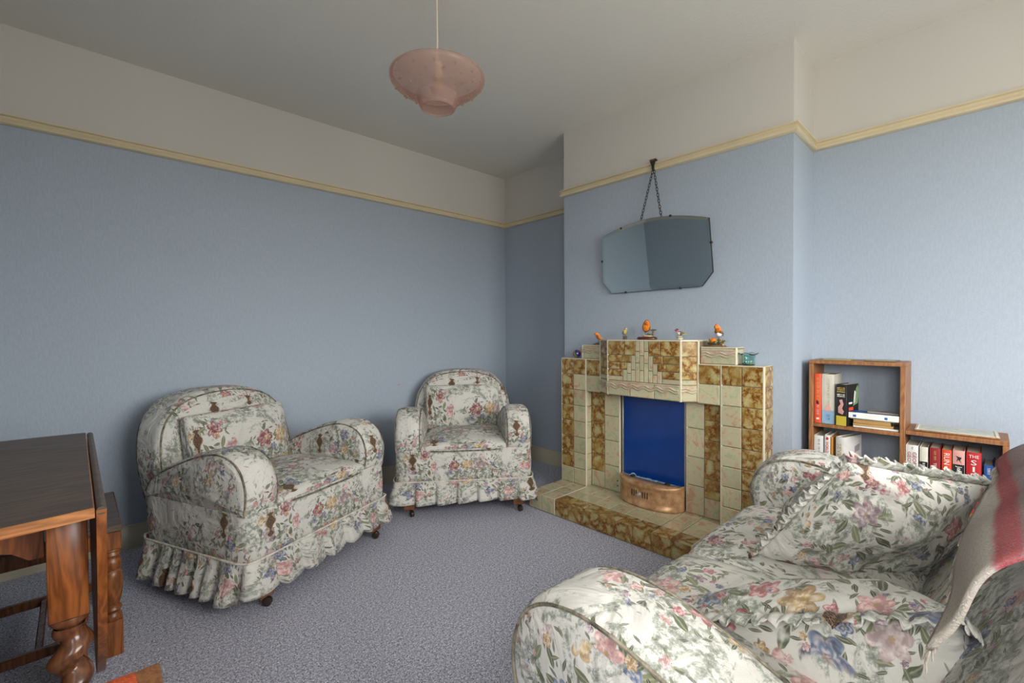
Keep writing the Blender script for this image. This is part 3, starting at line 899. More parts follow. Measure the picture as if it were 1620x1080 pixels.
M_['blanket_fringe']=plain('blanket_fringe',(.48,.42,.36),.9,var=.4,scale=40)
blanket()


# ================================================================= FIREPLACE
ZH=.0963; XF=2.285; XI=2.335; YC=1.316; XBL=2.222
def tile(b,o,U,V,w,h,m,t=.005,gap=.0019,bev=.0026):
    """one glazed tile on a face: o corner, U,V unit vectors, outward = U x V"""
    o=Vector(o);U=Vector(U);V=Vector(V);Nn=U.cross(V).normalized()
    a0,a1,c0,c1=gap,w-gap,gap,h-gap
    base=[o+U*x+V*y for x,y in ((a0,c0),(a1,c0),(a1,c1),(a0,c1))]
    mid=[p+Nn*(t*.55) for p in base]
    top=[o+U*x+V*y+Nn*t for x,y in ((a0+bev,c0+bev),(a1-bev,c0+bev),(a1-bev,c1-bev),(a0+bev,c1-bev))]
    vs=base+mid+top
    fs=[(8,9,10,11)]+[(i,(i+1)%4,4+(i+1)%4,4+i) for i in range(4)]+[(4+i,4+(i+1)%4,8+(i+1)%4,8+i) for i in range(4)]
    b.add(vs,fs,m,tid=random.random()+.01)
def tiles(b,o,U,V,ws,hs,mf):
    o=Vector(o);U=Vector(U);V=Vector(V); y=0
    for j,h in enumerate(hs):
        x=0
        for i,w in enumerate(ws):
            m=mf(i,j)
            if m is not None: tile(b,o+U*x+V*y,U,V,w,h,m)
            x+=w
        y+=h
AM,PA,ED=M_['amber'],M_['pale'],M_['edge']
fp=thing('tiled_fireplace','stepped marbled-tile fireplace surround and hearth on the chimney breast','fireplace',(2.34,YC,0))
def fpb(b,name,label=None,smooth=True):
    o=b.build(name,fp,smooth=smooth,angle=25); o.matrix_parent_inverse=Matrix.Translation((-2.34,-YC,0)); 
    if label: o['label']=label
    return o
UY=(0,-1,0)   # facing the room (-x): U=-y, V=z -> U x V = (-1,0,0)
yl,yr=1.925,.708; ye_l,ye_r=1.722,.910; ZT=.892; ZL=.690
# hearth
b=MB(); HX=1.9777
b.box(HX+.006,yr+.012,0,XC-.001,yl-.006,ZH-.006,M_['grout'])
fw_=[.10,.10]; mid=(ye_l-.0)-(ye_r); nm=8
ws=[(yl-ye_l)/2]*2+[mid/nm]*nm+[(ye_r-yr)/2]*2
mats=[PA]*2+[AM]*nm+[PA]*2
tiles(b,(HX+.006,yl,0.002),UY,(0,0,1),ws,[ZH-.004],lambda i,j:mats[i])
hs=[.104,.105,XC-.003-HX-.209]
def hm(i,j):
    if i<2 or i>=nm+2: return PA
    return AM if j==0 else PA
# top faces: U=-y, V=+x -> U x V = (-1,0,0)... need +z : (0,-1,0)x(1,0,0)=(0,0,1)
tiles(b,(HX,yl,ZH-.005),UY,(1,0,0),ws,[.104,.106,.11,.1],hm)
for yy in (yl,): tiles(b,(XC-.003,yy-.004,0.002),(-1,0,0),(0,0,1),[.105]*4,[ZH-.004],lambda i,j:PA)
for yy in (ye_l,ye_r):
    b.box(HX-.001,yy-.004,.002,HX+.008,yy+.004,ZH+.001,ED,.003); b.box(HX-.001,yy-.004,ZH-.004,XF,yy+.004,ZH+.0015,ED,.003)
fpb(b,'hearth')
# outer pillars
def pillar(y0,y1,side):
    b=MB(); b.box(XF+.004,y1+.0048,ZH,XC-.0005,y0-.0048,ZT-.004,M_['grout'],.002)
    w=(y0-y1)/2-.004; nrow=8; h=(ZT-ZH)/nrow
    outer=0 if side=='L' else 1
    def mf(i,j):
        if i==outer: return PA if j==0 else AM
        return AM if j==nrow-1 else PA
    tiles(b,(XF+.005,y0-.004,ZH),UY,(0,0,1),[w,w],[h]*nrow,mf)
    # rounded cream corner strips and faces in depth
    for yy,s in ((y0,1),(y1,-1)):
        b.tube([(XF+.006,yy-s*.006,ZH+.001),(XF+.006,yy-s*.006,ZT-.004)],.0062,ED,10)
    dep=XC-XF-.013
    inner_dep=XI-XF
    # side facing -y
    outer_side = (side=='R')
    mm=(lambda i,j:AM if j<nrow-0 and j>0 else PA) if side=='R' else (lambda i,j:PA)
    tiles(b,(XF+.012,y1+.005,ZH),(1,0,0),(0,0,1),[dep if side=='R' else inner_dep-.006],[h]*nrow,mm)
    mm2=(lambda i,j:PA)
    d2=dep if side=='L' else inner_dep-.006
    tiles(b,(XF+.012+d2,y0-.005,ZH),(-1,0,0),(0,0,1),[d2],[h]*nrow,mm2)
    b.box(XF,y1+.001,ZT-.008,XC-.001,y0-.001,ZT,ED,.004)
    fpb(b,'pillar')
pillar(yl,ye_l,'L'); pillar(ye_r,yr,'R')
# lintels between pillar and centre block
LB0,LB1=YC+.303,YC-.297
for (a,c) in ((ye_l,LB0),(LB1,ye_r)):
    b=MB(); b.box(XF+.004,c+.0005,ZL,XC-.0005,a-.0005,ZT-.004,M_['grout'])
    h=(ZT-ZL)/2; tiles(b,(XF+.005,a,ZL),UY,(0,0,1),[a-c],[h,h],lambda i,j:AM if j==1 else PA)
    tiles(b,(XF+.004,c,ZL+.004),(0,1,0),(1,0,0),[a-c],[XI-XF],lambda i,j:PA)
    b.box(XF,c+.001,ZT-.008,XC-.001,a-.001,ZT,ED,.004)
    fpb(b,'lintel')
# stepped boxes
def waves(b,o,U,L,z,rows=2,amp=.005,Nn=(-1,0,0)):
    U=Vector(U);o=Vector(o);Nn=Vector(Nn)
    for r in range(rows):
        pts=[]; n=max(6,int(L/.006))
        for k in range(n+1):
            s=L*k/n; pts.append(o+U*s+Vector((0,0,z-r*.014+amp*math.sin(s*2*PI/.072)*(1 if L<.6 else 1)))+Nn*.0005)
        b.tube(pts,[.0050]*len(pts),PA_R if r%2==0 else PA,6)
PA_R=plain('pink_glaze_ridge',(.46,.34,.27),.2,var=.2)
for (a,c) in ((YC+.458,LB0),(LB1,YC-.478)):
    b=MB(); x0=XF+.022; b.box(x0+.004,c+.001,ZT,XC-.0005,a-.001,ZT+.078,M_['grout'])
    tiles(b,(x0+.005,a,ZT),UY,(0,0,1),[a-c],[.079],lambda i,j:PA)
    if c<YC: tiles(b,(x0+.006,c+.005,ZT),(1,0,0),(0,0,1),[XC-x0-.01],[.079],lambda i,j:PA); yy=c
    else: tiles(b,(XC-.004,a-.005,ZT),(-1,0,0),(0,0,1),[XC-x0-.01],[.079],lambda i,j:PA); yy=a
    b.tube([(x0+.005,c+.006 if c<YC else a-.006,ZT+.001),(x0+.005,c+.006 if c<YC else a-.006,ZT+.082)],.0065,ED,10)
    b.box(x0,c+.001,ZT+.078,XC-.001,a-.001,ZT+.086,ED,.004)
    waves(b,(x0,a-.008,0),UY,a-c-.016,ZT+.055)
    b.box(x0-.003,c+.012,ZT+.066,x0+.004,a-.008,ZT+.072,PA_R,.002)
    fpb(b,'stepped_box')
# canted centre block
F0,F1=YC+.207,YC-.234; ZB,ZTT=.697,1.013
b=MB()
poly=[(XF+.004,LB0-.002),(XBL+.005,F0-.002),(XBL+.005,F1+.002),(XF+.004,LB1+.002),(XC-.0006,LB1+.002),(XC-.0006,LB0-.002)]
b.prism(poly,M_['grout'],'z',ZB,ZTT-.006)
poly2=[(XF,LB0),(XBL,F0),(XBL,F1),(XF,LB1),(XC-.001,LB1),(XC-.001,LB0)]
b.prism(poly2,ED,'z',ZTT-.007,ZTT)
rows=[(ZB,.781),(.781,.808),(.808,.846),(.846,.927),(.927,ZTT-.006)]
W_=F0-F1; o=lambda y,z:(XBL+.005,y,z)
# wavy bottom row
for k in range(3): tile(b,o(F0-W_*k/3,rows[0][0]),UY,(0,0,1),W_/3,rows[0][1]-rows[0][0],PA)
waves(b,(XBL-.0005,F0-.004,0),UY,W_-.014,.758,2,.0065)
b.box(XBL-.003,F1+.004,.772,XBL+.004,F0-.004,.777,PA_R,.0015)
s=.0262; half=lambda k:s*k/2
def band(z0,z1,k,am=True,ncols=2):
    hw=half(k)
    YB=(F0+F1)/2; lw=F0-(YB+hw)
    cols=[lw*.62,lw*.38] if lw>.11 else [lw]
    x=F0
    for w in cols: tile(b,o(x,z0),UY,(0,0,1),w,z1-z0,AM if am else PA); x-=w
    x=YB-hw
    for w in cols[::-1]: tile(b,o(x,z0),UY,(0,0,1),w,z1-z0,AM if am else PA); x-=w
band(.781,.808,9,False); band(.808,.846,9); band(.846,.886,7); band(.886,.927,5); band(.927,ZTT-.006,3)
tops={0:ZTT-.006,1:ZTT-.006,2:.927,3:.886,4:.846}
for q in range(-4,5):
    cuts=[.781]+([.846,.927] if q%2==0 else [.826,.886,.95]); cuts=[c_ for c_ in cuts if c_<tops[abs(q)]-.012]+[tops[abs(q)]]
    if q%2 and len(cuts)>3: cuts=[cuts[0]]+cuts[2:]
    for z0,z1 in zip(cuts,cuts[1:]): tile(b,o((F0+F1)/2-s*(q-.5),z0),UY,(0,0,1),s,z1-z0,PA,bev=.0012)
# canted side faces
for (p,q) in (((XF,LB0),(XBL,F0)),((XBL,F1),(XF,LB1))):
    U=Vector((q[0]-p[0],q[1]-p[1],0)); L=U.length; U.normalize(); Nn=U.cross(Vector((0,0,1)))
    org=Vector((p[0],p[1],0))-Nn*.005
    for i,(z0,z1) in enumerate([rows[0],rows[1],rows[2],rows[3],rows[4]]):
        tile(b,org+U*.004+Vector((0,0,z0)),U,(0,0,1),L-.008,z1-z0,PA if i<2 else AM)
    waves(b,org+U*.006+Nn*.0045,U,L-.012,.760,2,.0045,Nn)
for yy,xx in ((F0,XBL),(F1,XBL),(LB1,XF),(LB0,XF)):
    b.tube([(xx+.006,yy+(-.001 if yy>YC else .001),ZB),(xx+.006,yy+(-.001 if yy>YC else .001),ZTT-.006)],.0065,ED,10)
fpb(b,'mantel_block')
# recessed inner panels
OL,OR=1.512,1.108
for (a,c,outer) in ((ye_l,OL,0),(OR,ye_r,1)):
    b=MB(); b.box(XI+.004,c+.004,ZH,XC-.0005,a-.001,ZL+.02,M_['grout'])
    wo=.098; wi_=a-c-wo-.002
    nrow=6; h=(ZL+.01-ZH)/nrow
    ws=[wo,wi_] if outer==0 else [wi_,wo]
    for i,w in enumerate(ws):
        x=a-.001-(0 if i==0 else ws[0])
        if i==outer:
            for j in range(nrow): tile(b,(XI+.005,x,ZH+j*h),UY,(0,0,1),w,h,PA if j==0 else AM)
        else:
            hh=(ZL+.01-ZH)/4
            for j in range(4): tile(b,(XI+.005,x,ZH+j*hh),UY,(0,0,1),w,hh,PA)
    yy=c+.006 if outer==0 else a-.006
    if outer==0: b.tube([(XI+.006,c+.006,ZH+.004),(XI+.006,c+.006,ZL)],.0062,ED,10)
    else: b.tube([(XI+.006,a-.006,ZH+.004),(XI+.006,a-.006,ZL)],.0062,ED,10)
    p=fpb(b,'inner_panel')
    if outer==0:
        b=MB()
        for zz in (.135,.165): b=MB(); b.ball((XI-.001,c+.018,zz),.004,M_['dark'],8,6); b.build('screw',p)
# firebox back so the opening is solid
b=MB(); b.box(XC-.012,OR-.01,ZH,XC-.001,OL+.01,ZL,M_['dark']); fpb(b,'firebox',smooth=False)

# blue board standing in the opening
t=thing('fireplace_board','glossy deep blue panel closing the fireplace opening','panel',(2.36,1.31,ZH))
b=MB(); b.box(-.010,-.188,.112,-.004,.186,ZL-ZH+.003,M_['board'],.001)
bo=b.build('panel',t)
b=MB()
for s in (-.196,.188): b=MB(); b.box(-.012,s,.105,-.002,s+.008,ZL-ZH+.003,M_['steel'],.001); b.build('side_strip',t)
b=MB(); 
mp=col('worn_paint_edge',(.28,.40,.55),.6,var=.5,scale=90)
pts=[(-.185,.113)]
k=26
for i in range(k+1):
    y=-.185+.37*i/k; pts.append((y,.121+.010*abs(noise.noise(Vector((y*50,1,0))))+(.014 if i in(21,22) else 0)))
pts.append((.185,.113))
b.prism(pts,mp,'x',-.0112,-.0099); w=b.build('worn_edge',bo,smooth=False); w['label']='scuffed pale lower edge of the blue panel'
b=MB(); b.box(-.004,-.19,0,.03,.19,.118,M_['dark'],.002); b.build('support',t)
# curved copper coloured ash-pan cover
t=thing('ash_pan_cover','curved copper-coloured metal ash cover with six slots, standing on the hearth','ash pan cover',(2.335,1.300,ZH+.001))
def arc(r,z,n=28,hw=.190,dep=.112):
    # bow-shaped plan: half ellipse in -x
    return [(-(dep*r)*math.sin(PI*k/n)**.8,(hw*(.985 if r<1 else 1))*math.cos(PI*k/n)*1.0,z) for k in range(n+1)]
b=MB(); prof=[(1.10,0),(1.12,.006),(1.10,.016),(1.03,.024),(1.0,.034),(1.0,.098),(1.02,.106),(1.07,.112),(1.07,.124),(1.0,.130),(.80,.133),(.4,.134)]
vs=[];n_=28
for (r,z) in prof: vs+=arc(r,z)
fs=[]
for i in range(len(prof)-1):
    for k in range(n_):
        a=i*(n_+1)+k; fs.append((a,a+n_+1,a+n_+2,a+1))
b.add(vs,fs,M_['copper']); o_=recalc(b.build('cover',t,angle=50)); sm=o_.modifiers.new('t','SOLIDIFY'); sm.thickness=.004
def onarc(y,z,out=.0015):
    th=math.acos(max(-1,min(1,y/.190))); x=-.112*math.sin(th)**.8; return (x-out,y,z)
b=MB()
for y in (.066,.052,.038,-.002,-.016,-.030):
    b=MB(); b.tube([onarc(y,.052),onarc(y,.086)],.0028,M_['dark'],6); b.build('slot',t)
b=MB()
b.lathe([(0,0),(.011,0),(.012,.004),(.005,.008),(.005,.014),(.009,.017),(.008,.023),(0,.025)],M_['steel'],14,X=T(onarc(.018,.068,0),ry=-PI/2)); kn=b.build('knob',t); kn['label']='round steel knob'
b=MB()
for y in (.10,-.11): b=MB(); b.box(-.055,y-.012,.134,-.03,y+.012,.142,M_['dark'],.002); b.build('lid_clip',t)

# ================================================================= ORNAMENTS
OR_=col('robin_orange',(.66,.19,.02),.45,var=.25,scale=90); BR_=col('bird_brown',(.10,.06,.035),.5,var=.4,scale=90)
CR_=col('bird_cream',(.62,.56,.38),.45); YE_=col('bird_yellow',(.62,.48,.10),.45); BK_=col('bird_black',(.012,.012,.014),.35)
RD_=col('bird_red',(.45,.03,.02),.4); WH_=col('bird_white',(.72,.70,.66),.4); GR_=col('moss_green',(.16,.20,.06),.7,var=.5,scale=120)
PK_=col('petal_pink',(.55,.25,.16),.5,var=.4,scale=140); LOG=col('log_brown',(.14,.10,.06),.8,var=.5,scale=80); BL_=col('tit_blue',(.05,.09,.16),.4)
def bird(parent,loc,rz,s,breast,backc,cheek,cap,tilt=.5,belly=None,loc_scale=1):
    """body, head, wings, tail, beak, eyes, legs; bird faces local -x before rz"""
    X=T(loc,rz=rz,s=s)
    def prof_body(b,m,side,cut=None):
        # lofted egg body along a tilted axis
        rings=[]; n=12; K=12; vs=[];fs=[]
        for i in range(K+1):
            f=i/K; ax=Vector((.40-.85*f,0,-.02+.62*f*tilt*2*.5+.35*f*f*tilt))
            r=.345*math.sin(PI*min(1,(.06+.90*f)))**.75
            if f<.25: r*=.6+1.6*f
            for k in range(n):
                a=2*PI*k/n; vs.append(ax+Vector((math.sin(a)*r*.35*0,math.cos(a)*r,math.sin(a)*r*1.02)))
        for i in range(K):
            for k in range(n): fs.append((i*n+k,i*n+(k+1)%n,(i+1)*n+(k+1)%n,(i+1)*n+k))
        fs.append(list(range(n))[::-1]); fs.append([K*n+k for k in range(n)])
        front=[];rear=[]
        for f in fs:
            c=sum((vs[j] for j in f),Vector())/len(f)
            (front if (c.x<.02 and c.z<.62) or c.x<-.12 else rear).append(f)
        b.add(vs,front,m,X=X); b.add(vs,rear,backc,X=X)
    b=MB(); prof_body(b,breast,0)
    if belly: b.ball((.06,0,-.04),.29,belly,12,8,(1.1,.9,.8),X=X)
    b.build('bird_body',parent,angle=80)
    b=MB(); hz=.42+.28*tilt; hx=-.42
    b.ball((hx,0,hz),.215,cheek,14,10,(1.05,.95,.95),X=X)
    b.ball((hx+.05,0,hz+.055),.195,cap,12,8,(1.05,.96,.9),X=X)
    b.lathe([(.05,0),(.035,.06),(.0,.15)],BK_,8,X=X@T((hx-.19,0,hz-.01),ry=-PI/2-.15))
    for sy in (-1,1): b.ball((hx-.09,sy*.165,hz+.04),.032,BK_,8,6,X=X)
    b.build('bird_head',parent,angle=80)
    b=MB()
    for sy in (-1,1):
        pl=[(-.22,.30),(-.05,.40),(.22,.30),(.50,.12),(.72,-.02),(.45,-.04),(.10,.02),(-.18,.12)]
        q=[]; 
        vs=[(x,sy*(.27-.12*max(0,x)),z) for x,z in pl]+[(x,sy*(.31-.16*max(0,x)),z) for x,z in pl]
        n=len(pl); b.add(vs,[list(range(n)),[n+i for i in range(n)][::-1]]+[(i,n+i,n+(i+1)%n,(i+1)%n) for i in range(n)],backc,X=X)
    b.box(.34,-.07,-.10,.86,.07,-.05,backc,.01,X=X@T((0,0,0),ry=.12))
    recalc(b.build('bird_wings',parent,smooth=False))
    b=MB()
    for sy in (-1,1): b.tube([(.02,sy*.10,-.24),(-.02,sy*.11,-.42)],.022,LOG,5,X=X)
    b.build('bird_legs',parent)
def leafy(b,c,n,R,mats,size=.012):
    for i in range(n):
        a=random.uniform(0,2*PI); r=R*random.uniform(.2,1); p=Vector((c[0]+r*math.cos(a),c[1]+r*math.sin(a),c[2]+random.uniform(0,R*.5)))
        d=Vector((math.cos(a),math.sin(a),random.uniform(.1,.9))).normalized(); s_=d.cross(Vector((0,0,1))).normalized(); l=size*random.uniform(.7,1.3)
        u=s_.cross(d)
        b.add([p,p+d*l*.5+s_*l*.3,p+d*l,p+d*l*.5-s_*l*.3,p+d*l*.5+u*l*.12,p+d*l*.5-u*l*.05],[(0,1,4),(1,2,4),(2,3,4),(3,0,4),(1,0,5),(2,1,5),(3,2,5),(0,3,5)],random.choice(mats))
FACE=math.radians(40)     # turn the birds to look into the room
# 1 robin on a dark mossy log (left stepped box)
t=thing('bird_figurine','small orange bird figurine on a dark mossy mound, left step of the fireplace','bird ornament',(2.345,1.668,ZT+.087),0,'bird figurines on the mantel')
b=MB(); b.ball((0,-.004,.002),.030,LOG,14,8,(1,1.15,.42)); b.ball((.004,-.012,.009),.02,GR_,12,6,(1,1,.5)); b.box(-.028,-.034,0,.028,.030,.005,BR_,.003); b.build('base',t)
b=MB(); b.tube([(0,-.012,.010),(-.002,-.010,.016),(-.001,-.002,.019)],.0022,LOG,6); b.build('twig',t)
bird(t,(0,.002,.035),math.radians(-20),.046,OR_,col('warm_wing',(.50,.20,.06),.5,var=.3,scale=90),OR_,OR_,.9)
# 2 blue tit
t=thing('bird_figurine','tiny yellow-chested bird figurine with dark cap, left of the middle on top of the fireplace','bird ornament',(2.325,1.470,ZTT+.001),0,'bird figurines on the mantel')
b=MB(); b.lathe([(.011,0),(.013,.004),(.009,.010),(.010,.016),(.006,.020),(0,.021)],LOG,12); leafy(b,(0,0,.008),14,.012,[GR_,BR_],.010); b.build('base',t)
bird(t,(0,0,.036),math.radians(55),.037,YE_,BL_,CR_,BL_,.7)
# 3 big robin on mahogany plinth
t=thing('bird_figurine','largest robin figurine with orange breast on a polished mahogany plinth, centre of the fireplace top','bird ornament',(2.325,1.328,ZTT+.001),0,'bird figurines on the mantel')
MH=col('mahogany',(.10,.022,.012),.2,var=.2)
b=MB(); b.lathe([(.050,0),(.054,.003),(.054,.007),(.049,.010),(.050,.013),(.044,.015),(0,.015)],MH,28,X=Matrix.Diagonal((.75,1.12,1,1))); b.build('plinth',t)
b=MB(); b.ball((0,-.006,.018),.030,CR_,14,6,(.8,1,.25)); b.ball((.002,-.014,.021),.020,GR_,12,6,(.9,1.1,.45)); leafy(b,(0,-.022,.022),26,.014,[GR_,GR_,YE_],.013)
b.tube([(0,-.030,.02),(.002,-.036,.04),(0,-.034,.058)],.004,LOG,7); leafy(b,(.004,-.034,.045),20,.012,[BR_,LOG,GR_],.014); b.ball((-.012,.010,.022),.006,PK_,8,6); b.build('foliage',t)
bird(t,(.0,.004,.052),math.radians(35),.066,OR_,BR_,OR_,BR_,.8)
# 4 goldfinch
t=thing('bird_figurine','red-faced finch figurine with spread wing on pale base, right part of fireplace top','bird ornament',(2.325,1.136,ZTT+.001),0,'bird figurines on the mantel')
b=MB(); b.lathe([(.013,0),(.016,.005),(.017,.011),(.012,.017),(0,.019)],CR_,16); b.lathe([(.0172,.009),(.0178,.0105),(.0172,.012)],LOG,16,cap=False); b.build('base',t)
bird(t,(0,0,.032),math.radians(-70),.036,WH_,BR_,RD_,BK_,.25)
b=MB(); b.add([(0,-.012,.032),(0,-.042,.029),(.002,-.040,.025),(.003,-.012,.025),(.003,-.012,.032),(.004,-.041,.028)],[(0,1,2,3),(4,3,2,5),(0,4,5,1),(1,5,2),(0,3,4)],YE_); recalc(b.build('spread_wing',t,smooth=False))
# 5 robin on foliage with young
t=thing('bird_figurine','upright robin figurine above leaves and a second small bird, right step of the fireplace','bird ornament',(2.345,.945,ZT+.087),0,'bird figurines on the mantel')
b=MB(); b.ball((0,.005,.0),.038,LOG,14,6,(.8,1.35,.3)); leafy(b,(0,-.006,.010),60,.034,[GR_,GR_,YE_,WH_,BR_],.018); b.tube([(0,-.006,.006),(.003,-.009,.025),(-.002,-.005,.044)],.0045,LOG,7)
leafy(b,(0,-.008,.022),26,.014,[GR_,YE_],.014); b.ball((-.012,-.030,.010),.006,PK_,8,6); b.build('foliage',t)
bird(t,(0,-.004,.064),math.radians(-10),.050,OR_,BR_,OR_,BR_,1.0,belly=WH_)
b=MB(); b.ball((-.006,.018,.030),.015,OR_,12,8,(1,1.2,1)); b.ball((-.010,.030,.036),.009,OR_,10,8); b.lathe([(.003,0),(0,.008)],BK_,6,X=T((-.018,.034,.036),ry=-PI/2)); b.ball((-.002,.030,.016),.014,BR_,10,6,(1,1.6,.7)); b.build('second_bird',t)
# glass ball
def mk_ball():
    n=N('swirled_glass'); x,y,z=n.xyz(n.obj()); a=n.m_('ARCTAN2',y,x)
    f=n.m_('FRACT',n.m_('ADD',n.m_('MULTIPLY',a,.477),n.m_('MULTIPLY',z,9)))
    c=n.ramp(f,[(0,(.01,.02,.25)),(.33,(.01,.02,.25)),(.36,(.30,.01,.01)),(.62,(.30,.01,.02)),(.66,(.30,.22,.02)),(.9,(.06,.12,.03)),(1,(.01,.02,.25))])
    return n.fin(c,.05,**{'Coat_Weight':.8})
t=MB(); t.ball((0,0,.026),.026,mk_ball(),24,16); o_=t.build('glass_ball'); o_.location=(2.335,1.832,ZT+.001); tag(o_,'small round glass ball swirled blue, red and green on the left shoulder of the fireplace','glass ornament')
# teal glass vase with flared rim
def vase():
    b=MB(); seg=40; prof=[(0,.0),(.026,.0),(.030,.003),(.029,.020),(.028,.036),(.031,.047),(.042,.056)]
    inn=[(.0395,.0575),(.029,.049),(.026,.036),(.027,.020),(.0275,.007),(.024,.004),(0,.004)]
    vs=[];P=prof+inn
    for i,(r,z) in enumerate(P):
        for k in range(seg):
            a=2*PI*k/seg; fl=max(0,z-.045)/.012
            vs.append((r*math.cos(a)*(1+.06*fl*math.cos(2*a)),r*math.sin(a)*(1+.10*fl*abs(math.sin(a))),z+fl*.004*math.cos(4*a)))
    fs=[]
    for i in range(len(P)-1):
        for k in range(seg): fs.append((i*seg+k,i*seg+(k+1)%seg,(i+1)*seg+(k+1)%seg,(i+1)*seg+k))
    b.add(vs,fs,M_['tealglass']); return b
t=thing('glass_vase','small clear teal glass bowl with flared rim on the right shoulder of the fireplace','glass bowl',(2.335,.795,ZT+.001))
vase().build('bowl',t,angle=60)
t2=MB(); t2.ball((.004,-.006,.010),.006,YE_,10,8); o_=t2.build('yellow_trinket'); o_.location=(2.335,.795,ZT+.001); tag(o_,'tiny yellow trinket lying inside the teal glass bowl','trinket')
t2=MB(); t2.ball((0,0,0),.007,BK_,10,8,(1,1.3,.6)); o_=t2.build('dark_trinket'); o_.location=(2.329,.811,ZT+.0095); tag(o_,'tiny dark trinket lying inside the teal glass bowl','trinket')

# ================================================================= MIRROR
t=thing('wall_mirror','frameless arched-top mirror with clipped lower corners, hung by chains from the picture rail','mirror',(2.393,1.322,1.295))
tilt=math.radians(5.2); X=T((0,0,0),ry=-tilt)   # top leans into the room
ol=[]
for k in range(17):
    f=k/16; y=.327-.654*f; ol.append((y,.345+.056*math.sin(PI*f)**.9))
ol+=[(-.337,.07),(-.278,.0),(.278,.0),(.337,.07)]
b=MB(); n=len(ol); cen=Vector((0,.19))
inn=[((Vector(p)-cen)*Vector((1,1)).length/1.41421*.955+cen) for p in ol]
ins=[]
for i,p in enumerate(ol):
    p=Vector(p); a=(Vector(ol[i])-Vector(ol[i-1])).normalized(); c_=(Vector(ol[(i+1)%n])-p).normalized()
    tt=(a+c_).normalized(); nn=Vector((tt.y,-tt.x)); 
    if nn.dot(cen-p)<0: nn=-nn
    ins.append(p+nn*.016)
vs=[(-.0079,p[0],p[1]) for p in ol]+[(-.0085,p[0],p[1]) for p in ins]
b.add([(-.0085,p[0],p[1]) for p in ins],[list(range(n))],M_['mirror'],X=X)
b.add(vs,[(i,(i+1)%n,n+(i+1)%n,n+i) for i in range(n)],M_['mirror_bevel'],X=X)
g=recalc(b.build('mirror_glass',t,smooth=False))
b=MB(); b.prism([(p[0]*1.004,.19+(p[1]-.19)*1.006) for p in ol],M_['dark'],'x',-.0058,.004,X=X); recalc(b.build('backing',t,smooth=False))
for (y,z) in ((.19,.378),(-.12,.394),(.336,.20),(-.334,.22),(.18,.0),(-.16,.0)):
    b=MB(); b.box(-.0115,y-.006,z-.006,.002,y+.006,z+.006,M_['dark'],.002,X=X); b.build('clip',t)
hook=Vector((-.012,-.004,.690))
for (y,z) in ((.066,.397),(-.062,.398)):
    b=MB(); a=X@Vector((.004,y,z)); d=hook-a; L=d.length; nl=17; d.normalize()
    side=d.cross(Vector((1,0,0))).normalized(); nrm=d.cross(side)
    for k in range(nl):
        c_=a+d*(L*(k+.5)/nl); s1=side if k%2 else nrm; hl=L/nl*.66
        b.tube([c_+d*(math.cos(q)*hl)+s1*(math.sin(q)*.0065) for q in [2*PI*i/10 for i in range(10)]],.0016,M_['dark'],5,closed=True)
    b.build('chain',t)
b=MB(); 
b.prism([(-.022,.735),(.018,.735),(.004,.70),(.003,.678),(-.009,.678),(-.010,.70)],M_['dark'],'x',-.020,-.013)
b.prism([(-.018,.728),(.014,.728),(.012,.736),(-.016,.736)],col('hook_brass',(.18,.07,.02),.35,.5),'x',-.021,-.019)
b.box(-.020,-.020,.730,.006,.016,.735,M_['dark'],.001); b.box(-.014,-.009,.676,-.010,.003,.70,M_['dark'],.001)
recalc(b.build('rail_hook',t,smooth=False))

# ================================================================= BOOKCASE + BOOKS
BX=2.535; BD=XB-.004-BX; WD=M_['case']
def board(b,y0,y1,z0,z1,x0=0,x1=BD,m=WD): b.box(x0,y0,z0,x1,y1,z1,m,.0015)
tb=thing('bookcase','stepped open wooden bookcase in the alcove beside the chimney breast','bookcase',(BX,.24,0))
yt0,yt1=.0,.352; w=.018; ZTB=.900
for nm,y in (('side_panel',yt1-w),('side_panel',yt0)):
    b=MB(); board(b,y,y+w,0,ZTB); b.build(nm,tb)
b=MB(); board(b,yt0,yt1,ZTB,ZTB+.016); b.build('top',tb)
for z in (.03,.325,.618):
    b=MB(); board(b,yt0+w,yt1-w,z-.016,z); b.build('shelf',tb)
yl0,yl1=-.30,0.0; ZLB=.632
b=MB(); board(b,yl0,yl0+w,0,ZLB-.018); b.build('side_panel',tb)
b=MB(); board(b,yl0,yl1-.0005,ZLB-.018,ZLB); b.build('top',tb)
for z in (.03,.33):
    b=MB(); board(b,yl0+w,yl1-.0005,z-.016,z); b.build('shelf',tb)
def text_mesh(txt,size,m,ext=.0003):
    cu=bpy.data.curves.new('lettering','FONT'); cu.body=txt; cu.size=size; cu.extrude=ext; cu.align_x='LEFT'; cu.align_y='CENTER'; cu.resolution_u=2
    o=bpy.data.objects.new('lettering',cu); C.objects.link(o)
    dg=bpy.context.evaluated_depsgraph_get(); me=bpy.data.meshes.new_from_object(o.evaluated_get(dg)); me.materials.clear(); me.materials.append(m)
    bpy.data.objects.remove(o); bpy.data.curves.remove(cu)
    x=[v.co.x for v in me.vertices]; y=[v.co.y for v in me.vertices]
    return me,(min(x),max(x),min(y),max(y))
